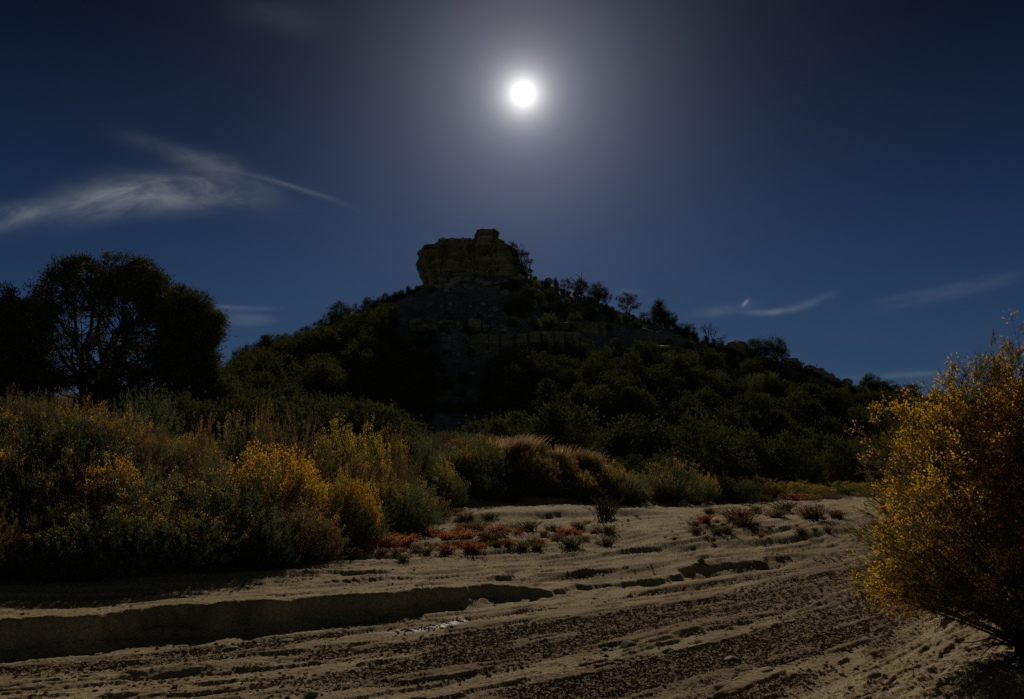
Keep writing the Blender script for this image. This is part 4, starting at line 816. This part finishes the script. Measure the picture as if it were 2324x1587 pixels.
# ------------------------------------------------------------------ butte, cliffs, boulders
def outcrop():
    r = float(RR(az_te(1100, 600)[0])) - 2.5; u = r / F
    def W(px, py):
        d = ray(px, py); s = r / math.hypot(d[0], d[1]); return d[0] * s, CAMZ + d[2] * s
    o0 = W(1095, 680)[1]
    # block: (top, left edge pts, right edge pts, depth, centre y offset)
    c2 = lambda a, b: (774.4 + .3332 * a, 484 + .3332 * b)
    blocks = [
      ([(640, 228), (600, 227), (560, 230), (540, 245), (519, 262), (523, 290), (514, 325), (503, 345), (510, 372), (525, 400), (532, 432), (550, 437), (556, 470), (560, 520), (540, 640)],
       [(720, 228), (730, 250), (740, 300), (740, 400), (750, 500), (760, 640)], 4.2, -.6, 40),
      ([(650, 176), (640, 200), (634, 230), (628, 300), (600, 400), (590, 470), (590, 640)], [(905, 176), (912, 230), (930, 300), (940, 400), (950, 500), (980, 640)], 4.6, 0, 41),
      ([(920, 108), (903, 125), (898, 165), (880, 190), (870, 260), (850, 400), (840, 500), (830, 640)], [(1062, 110), (1074, 128), (1070, 150), (1076, 190), (1090, 260), (1120, 400), (1150, 500), (1180, 640)], 4.2, .4, 42),
      ([(1000, 200), (990, 260), (980, 400), (960, 500), (950, 640)], [(1100, 199), (1115, 214), (1160, 236), (1192, 252), (1210, 280), (1212, 310), (1235, 350), (1246, 372), (1240, 400), (1262, 450), (1290, 520), (1330, 640)], 4.4, -.3, 43)]
    A = Acc()
    for Lp, Rp, dep, oy, sd in blocks:
        L = np.array([W(*c2(*p)) for p in Lp]); Rr_ = np.array([W(*c2(*p)) for p in Rp])
        zt = L[0, 1]; zb = L[-1, 1]; nz, na = 110, 150
        zs = np.concatenate([[zt] * 7, np.linspace(zt, zb, nz)]); rings = []
        shrink = np.concatenate([[.02, .4, .7, .86, .94, .975, .992], np.ones(nz)])
        a = np.arange(na) * 2 * math.pi / na
        for q, (z, s) in enumerate(zip(zs, shrink)):
            l = np.interp(-z, -L[:, 1], L[:, 0]); rr_ = np.interp(-z, -Rr_[:, 1], Rr_[:, 0])
            cx, hw = (l + rr_) / 2, (rr_ - l) / 2
            ca, sa = np.cos(a), np.sin(a); e = .36
            X = np.sign(ca) * np.abs(ca) ** e; Y = np.sign(sa) * np.abs(sa) ** e
            zz = np.full(na, z); lay = np.floor(zz / .42 + .5 * vn(a * 3, zz * .2, sd)); 
            # recessed and jutting beds, vertical joints
            bed = (h2(lay, lay * 0, sd) - .5) * .55; blk = (h2(lay // 3, np.floor(a * 6 + h2(lay // 3, lay * 0, 3) * 5), sd + 1) - .5) * .5
            jt = -1.1 * np.exp(-(((a * 3.1 + .25 * vn(zz * .5, a * 0, sd)) % 1 - .5) / .035) ** 2) * (h2(np.floor(a * 3.1), a * 0, sd + 3) > .35)
            nn_ = .35 * fbm(a * 5, zz * .6, 4, sd + 4) + .12 * fbm(a * 22, zz * 2.5, 3, sd + 5)
            dd = (bed * 1.5 + blk * 2.2 + jt * 1.5 + nn_ * 1.2) * (.10 + .90 * np.abs(sa)) * min(1, s * 1.2) * (.25 if q < 7 else 1)
            topn = (.10 * fbm(X * hw * .8 + cx, Y * dep * .8, 3, sd + 6)) if q < 8 else 0
            if q < 7: zz = zz + .10 * (1 - s) + .04 * (7 - q) / 7 + topn
            rings.append(np.stack([cx + X * (hw * s + (bed * .45 + .10 * fbm(zz * 1.7, a * 2, 3, sd + 8)) * (q >= 7)) + ca * dd * .4, oy + 3.6 + Y * (dep * s) + sa * dd, zz - o0], 1))
        V = np.concatenate(rings); m = len(rings); i = np.arange(m - 1)[:, None] * na; j = np.arange(na)[None]; j2 = (j + 1) % na
        A.add(V, np.stack([i + j, i + na + j, i + na + j2, i + j2], -1).reshape(-1, 4)); A.add(rings[0], [list(range(na))])
    me = A.mesh('sandstone_butte', M_ROCK)
    o = bpy.data.objects.new('sandstone_butte', me); COL.objects.link(o)
    az = az_te(1095, 600)[0]; o.location = (0, r * math.cos(az), o0)
    tag(o, 'layered sandstone butte with a stepped flat top crowning the hill', 'rock butte')
outcrop()

def boulder(seed, sub=4, ang=9, amp=.12):
    rng = np.random.default_rng(seed); import bmesh
    bm = bmesh.new(); bmesh.ops.create_icosphere(bm, subdivisions=sub, radius=1); N = nrm(rng.normal(size=(ang, 3))); d = rng.uniform(.55, .85, ang)
    V = np.array([v.co[:] for v in bm.verts])
    for n, k in zip(N, d): s = V @ n; V = V - np.where(s > k, (s - k) * .92, 0)[:, None] * n
    nz = fbm(V[:, 0] * 2.2 + V[:, 2] * 1.3 + seed, V[:, 1] * 2.2 - V[:, 2] * .9, 4, seed); V = V * (1 + amp * nz)[:, None]
    for v, c in zip(bm.verts, V): v.co = c
    me = bpy.data.meshes.new('boulder'); bm.to_mesh(me); bm.free(); return me
BM = [boulder(s) for s in range(90, 96)]; SM = [boulder(s, 3, 3, .07) for s in range(100, 104)]
for m_ in BM: m_.materials.append(M_BOUL)
for m_ in SM: m_.materials.append(M_PEB); m_.polygons.foreach_set('use_smooth', np.ones(len(m_.polygons), bool))
def rock_at(px, py, pw, ph, lb, grp=None, ridge=False, deep=.3, name='boulder', meshes=BM, rz=None):
    if ridge: az = az_te(px, py)[0]; r = float(RR(az)) - .6; x, y = r * math.sin(az), r * math.cos(az); zc = CAMZ + az_te(px, py)[1] * r
    else:
        q = hit(px, py)
        if not q: return
        x, y, r = q; zc = H1(x, y) + ph * r / F * (.5 - deep)
    s = (pw * r / F / 2 * 1.15, pw * r / F / 2 * RND.uniform(.9, 1.3), ph * r / F / 2 * 1.25)
    o = place(name, [(name, RND.choice(meshes))], (x, y, zc), s, RND.uniform(-.5, .5) if rz is None else rz, lb, 'boulder' if name == 'boulder' else 'stone', grp, tilt=(RND.uniform(-.2, .2), RND.uniform(-.15, .15))); return o
rock_at(1671, 787, 44, 30, 'big square-edged boulder on the skyline between the dead tree and the tree pair', ridge=True); rock_at(1693, 800, 34, 22, 'sloping boulder leaning on the big square-edged one', ridge=True)
rock_at(1650, 790, 22, 16, 'smaller boulder uphill of the big square-edged one', ridge=True); rock_at(1244, 642, 20, 20, 'pointed rock on the ridge beside a tiny conifer', ridge=True)
for px, py, w, h in ((1795, 818, 36, 12), (1812, 826, 24, 12), (1858, 842, 26, 14), (1880, 856, 30, 18), (1895, 866, 20, 14), (1918, 868, 24, 16), (1838, 836, 22, 12), (1945, 880, 18, 9), (1868, 848, 20, 12), (935, 664, 26, 8), (905, 676, 20, 8)):
    rock_at(px, py, w, h, 'rounded rock on the skyline of the falling ridge' if px > 1000 else 'flat rock on the ridge below the butte', 'rounded rocks on the falling ridge' if px > 1000 else 'flat rocks below the butte', ridge=True)
for n, (x0, x1, y0, y1), (s0, s1), lb in ((60, (930, 1160, 690, 860), (6, 20), 'grey broken rock on the slope below the butte'), (40, (1150, 1420, 800, 850), (6, 22), 'fallen block under the small cliffs'), (30, (1420, 1600, 800, 860), (7, 20), 'grey block on the slope below the far cliff'),
                                     (26, (1600, 1900, 830, 900), (6, 18), 'grey rock on the slope under the skyline rocks'), (30, (1180, 1500, 660, 750), (5, 15), 'small rock on the slope above the cliffs')):
    for _ in range(n): rock_at(RND.uniform(x0, x1), RND.uniform(y0, y1), RND.uniform(s0, s1), RND.uniform(s0, s1) * .6, lb, lb + 's')
for _ in range(34): rock_at(RND.uniform(945, 1200), RND.uniform(632, 668), RND.uniform(9, 28), RND.uniform(7, 15), 'fallen sandstone block at the foot of the butte', 'fallen blocks at the foot of the butte')
def cliff(pts, hpx, label, seed):
    """a band of jointed sandstone standing out of the slope"""
    rng = np.random.default_rng(seed); W = []
    for px, py in pts:
        q = hit(px, py)
        if q: W.append((q[0], q[1], H1(q[0], q[1]), q[2]))
    W = np.array(W); n = 420; t = np.linspace(0, len(W) - 1, n); C = np.stack([np.interp(t, np.arange(len(W)), W[:, k]) for k in range(4)], 1)
    s = np.concatenate([[0], np.cumsum(np.hypot(np.diff(C[:, 0]), np.diff(C[:, 1])))]); T = nrm(np.gradient(C[:, :2], axis=0)); N = np.stack([T[:, 1], -T[:, 0]], 1)   # towards the wash
    blk = np.floor(s / 1.3 + .8 * vn(s * .4, s * 0, seed)); hh = h2(blk, blk * 0, seed); cr = np.abs((s / 1.3 + .8 * vn(s * .4, s * 0, seed)) % 1 - .5)
    ends = sst(0, 1.5, s) * sst(0, 1.5, s[-1] - s); Hh = hpx * C[:, 3] / F * (.75 + .35 * hh) * (.15 + .85 * ends); nv = 26; rows = []
    for k in range(nv + 4):
        v = min(k / nv, 1); z = C[:, 2] - .6 + (Hh + .6) * v; lay = np.floor(v * 7 + hh * 2)
        d = .5 + (hh - .5) * 1.0 + (h2(blk, lay, seed + 2) - .5) * .35 - .75 * sst(.42, .5, cr) + .18 * fbm(s * 1.5, v * 6 + s * 0, 3, seed + 3) - .12 * v
        if k > nv: d = d - (k - nv) * 1.1; z = z + .06 * (k - nv)
        rows.append(np.stack([C[:, 0] + N[:, 0] * d, C[:, 1] + N[:, 1] * d, z], 1))
    V = np.concatenate(rows); i = np.arange(len(rows) - 1)[:, None] * n; j = np.arange(n - 1)[None]
    A = Acc(); A.add(V, np.stack([i + j, i + j + 1, i + n + j + 1, i + n + j], -1).reshape(-1, 4)); me = A.mesh('rock_ledge', M_ROCK)
    o = bpy.data.objects.new('rock_ledge', me); COL.objects.link(o); tag(o, label, 'rock ledge')
cliff([(1060, 796), (1110, 794), (1170, 793), (1230, 792), (1300, 794), (1360, 795)], 36, 'longest band of jointed sandstone cliff halfway up the hill', 3)
cliff([(1285, 752), (1330, 754), (1378, 758)], 22, 'short upper cliff band above the longest one', 4)
cliff([(1455, 806), (1500, 812), (1550, 820), (1600, 828)], 27, 'cliff band of big blocks below the dead tree', 5)
cliff([(930, 742), (990, 740), (1050, 744), (1110, 742)], 14, 'low broken ledge across the slope below the butte', 6)

# the pine beside the butte
def leaning_pine():
    az, te = az_te(1192, 626); r = float(RR(az)) - 4.5; x, y = r * math.sin(az), r * math.cos(az); u = r / F; rng = np.random.default_rng(8)
    zb = CAMZ + te * r; T = []
    for (a, b, w, n) in ((1166, 550, 9, 12), (1176, 562, 11, 14), (1184, 576, 12, 14), (1196, 572, 9, 9), (1188, 590, 13, 14), (1204, 588, 8, 10), (1196, 600, 12, 10), (1206, 612, 9, 12), (1190, 612, 9, 6), (1178, 578, 8, 6)):
        for _ in range(n):
            d = rng.normal(0, .5, 3); T.append(((a - 1194 + d[0] * w) * u, d[1] * w * u * 1.2, (626 - b - d[2] * w * .6) * u))
    p = crown_tree(8, np.array(T), .26, 26, .22, .07, M_PIN, .13, 9, .3, trunk_top=.12)
    place('pinyon_tree', p, (x, y, zb - .2), (1, 1, 1), 0, 'ragged leaning pine growing beside the butte on its sunny side', 'tree')
leaning_pine()

# ------------------------------------------------------------------ the big flowering rabbitbrush by the camera
def big_bush():
    rng = np.random.default_rng(42); bx, by = gp(2262, 1474, .45); bx += .28; by -= .05; zb = H1(bx, by)
    S, L, Fl = Acc(), Acc(), Acc(); n = 2700
    ph = rng.uniform(0, 2 * math.pi, n); th = np.arccos(rng.uniform(-.30, 1, n)); th = np.where(rng.random(n) < .3, rng.uniform(.05, .75, n), th)
    env = np.interp(th, [0, .35, .45, .75, .96, 1.34, 1.65, 1.9], [1.93, 1.70, 1.60, 1.52, 1.45, 1.38, 1.26, .85]); env = env * (1 + .05 * np.sin(ph * 4 + th * 5) + .05 * np.sin(ph * 7 + 2))
    k = np.where(rng.random(n) < .42, rng.uniform(.35, .92, n), rng.uniform(.88, .99, n))
    c0 = np.array((.12, 0, .5)); d = np.stack([np.sin(th) * np.cos(ph), np.sin(th) * np.sin(ph), np.cos(th)], 1); tip = c0 + d * (env * k)[:, None] * np.array((1, 1, .92))
    tip[:, 2] = np.maximum(tip[:, 2], .36 + .1 * rng.random(n))
    root = rng.normal(0, .05, (n, 3)) * np.array((1.6, 1, 0)); ctrl = np.stack([tip[:, 0] * .3, tip[:, 1] * .3, tip[:, 2] * .42 + .12], 1)
    for i in range(0, n, 9): tube(S, bez(root[i], ctrl[i] + rng.normal(0, .05, 3), tip[i], 8), np.linspace(.013, .003, 8), 4)
    for i in range(9):
        e = nrm(rng.normal(size=3) * (1, 1, .2) + (0, 0, .9)) * .8; tube(S, bez(np.array((rng.normal(0, .06), rng.normal(0, .05), -.1)), e * (.3, .3, .6), e, 7) + rng.normal(0, .008, (7, 3)), np.linspace(.035, .014, 7), 7)
    for i in range(26):    # bare roots and twigs round the foot
        a = rng.uniform(0, 6.28); e = np.array((math.cos(a) * .5, math.sin(a) * .5, rng.uniform(-.05, .2))); tube(S, bez(np.zeros(3), e * .5 + (0, 0, .15), e, 6) + rng.normal(0, .01, (6, 3)), np.linspace(.01, .003, 6), 4)
    q = 6; tw = []; 
    D0 = nrm(tip - ctrl)
    for _ in range(q):
        D = nrm(D0 * .8 + rng.normal(0, .42, (n, 3)) + np.array((0, 0, .12))); t = rng.uniform(.72, 1, n)[:, None]
        P0 = root * (1 - t) ** 2 + ctrl * 2 * t * (1 - t) + tip * t ** 2; ln = rng.uniform(.06, .17, n)[:, None]; tw.append((P0, D, ln))
    for P0, D, ln in tw:
        v = P0 + D * ln; blades(L, P0, D, ln[:, 0] * 1.02, .0045, rng)
        per = 13; t = rng.random((n, per, 1)); P = P0[:, None] + D[:, None] * t * ln[:, None]
        blades(L, P.reshape(-1, 3), (D[:, None] + rng.normal(0, .42, (n, per, 3))).reshape(-1, 3), rng.uniform(.028, .06, n * per), .0068, rng)
        fm = (vn(v[:, 0] * 3.4 + 7, v[:, 1] * 3.4 + v[:, 2] * 3.0, 3) + .8 * vn(v[:, 0] * 8, v[:, 2] * 8, 5)); sel = np.nonzero((k > .84) & (rng.random(n) < np.clip(.18 + fm * .75 + .22 * np.cos(th), .02, .85)))[0]
        m = 26; E = v[sel]; off = rng.normal(0, 1, (len(sel), m, 3)) * rng.uniform(.012, .032, (len(sel), 1, 1)); P = E[:, None] + off
        blades(Fl, P.reshape(-1, 3), (nrm(off) + D[sel][:, None] * .8).reshape(-1, 3), rng.uniform(.011, .024, len(sel) * m), .0095, rng, True)
    parts = [('stems', S.mesh('stems', M_BARK)), ('foliage', L.mesh('foliage', leaf('big_bush_leaf', (.13, .11, .028), (.20, .155, .04), .38))), ('blossom', Fl.mesh('blossom', leaf('big_bush_flower', (.74, .38, .015), (.82, .52, .035), .5, rough=.8)))]
    place('rabbitbrush', parts, (bx, by, zb - .02), (1, 1, 1), 0, 'huge yellow-flowering rabbitbrush closest to the camera on the sandy bank', 'shrub')
big_bush()

# ------------------------------------------------------------------ stones in the wash
for px, py, w, h, lb in ((1989, 1543, 30, 17, 'smooth oval cobble on the sandy slope near the big rabbitbrush'), (2152, 1424, 24, 24, 'rounded stone lodged against the bank foot under the big rabbitbrush'), (1931, 1566, 12, 9, 'small stone below the oval cobble'),
                         (1374, 1494, 14, 10, 'small round dark stone on the flat wash bed'), (1514, 1480, 26, 12, 'flat wide stone on the wash bed'), (1427, 1472, 34, 18, 'dark clod of mud and twigs on the wash bed'), (1372, 1478, 14, 8, 'clod beside the dark twiggy one'),
                         (703, 1581, 32, 13, 'flat cobble at the bottom frame edge'), (520, 1475, 34, 9, 'long flat stone in the pebble strip under the cut bank'), (422, 1485, 10, 8, 'pale upright pebble in the pebble strip'), (490, 1465, 8, 6, 'tiny pale pebble above the long flat stone'),
                         (956, 1510, 16, 6, 'flat pale stone on the streaked bed'), (650, 1456, 26, 6, 'thin pale slab at the end of the pebble strip'), (1660, 1500, 30, 12, 'crusted clump on the cracked mud'), (1590, 1278, 15, 12, 'round stone in the shaded gully edge')):
    rock_at(px, py, w, h, lb, name='stone', meshes=SM, deep=.25)
for _ in range(70):
    px, py = RND.uniform(20, 2000), RND.uniform(1440, 1585); rock_at(px, py, RND.uniform(4, 10), RND.uniform(3, 6), 'small pebble lying on the streaked wash bed', 'pebbles on the wash bed', name='pebble', meshes=SM)
for _ in range(80):
    t = RND.random(); px = 330 + t * 420; py = 1490 - t * 42 + RND.gauss(0, 5); rock_at(px, py, RND.uniform(4, 10), RND.uniform(3, 7), 'pebble in the strip of stones under the cut bank', 'pebbles under the cut bank', name='pebble', meshes=SM)
print('objects', len(bpy.data.objects))
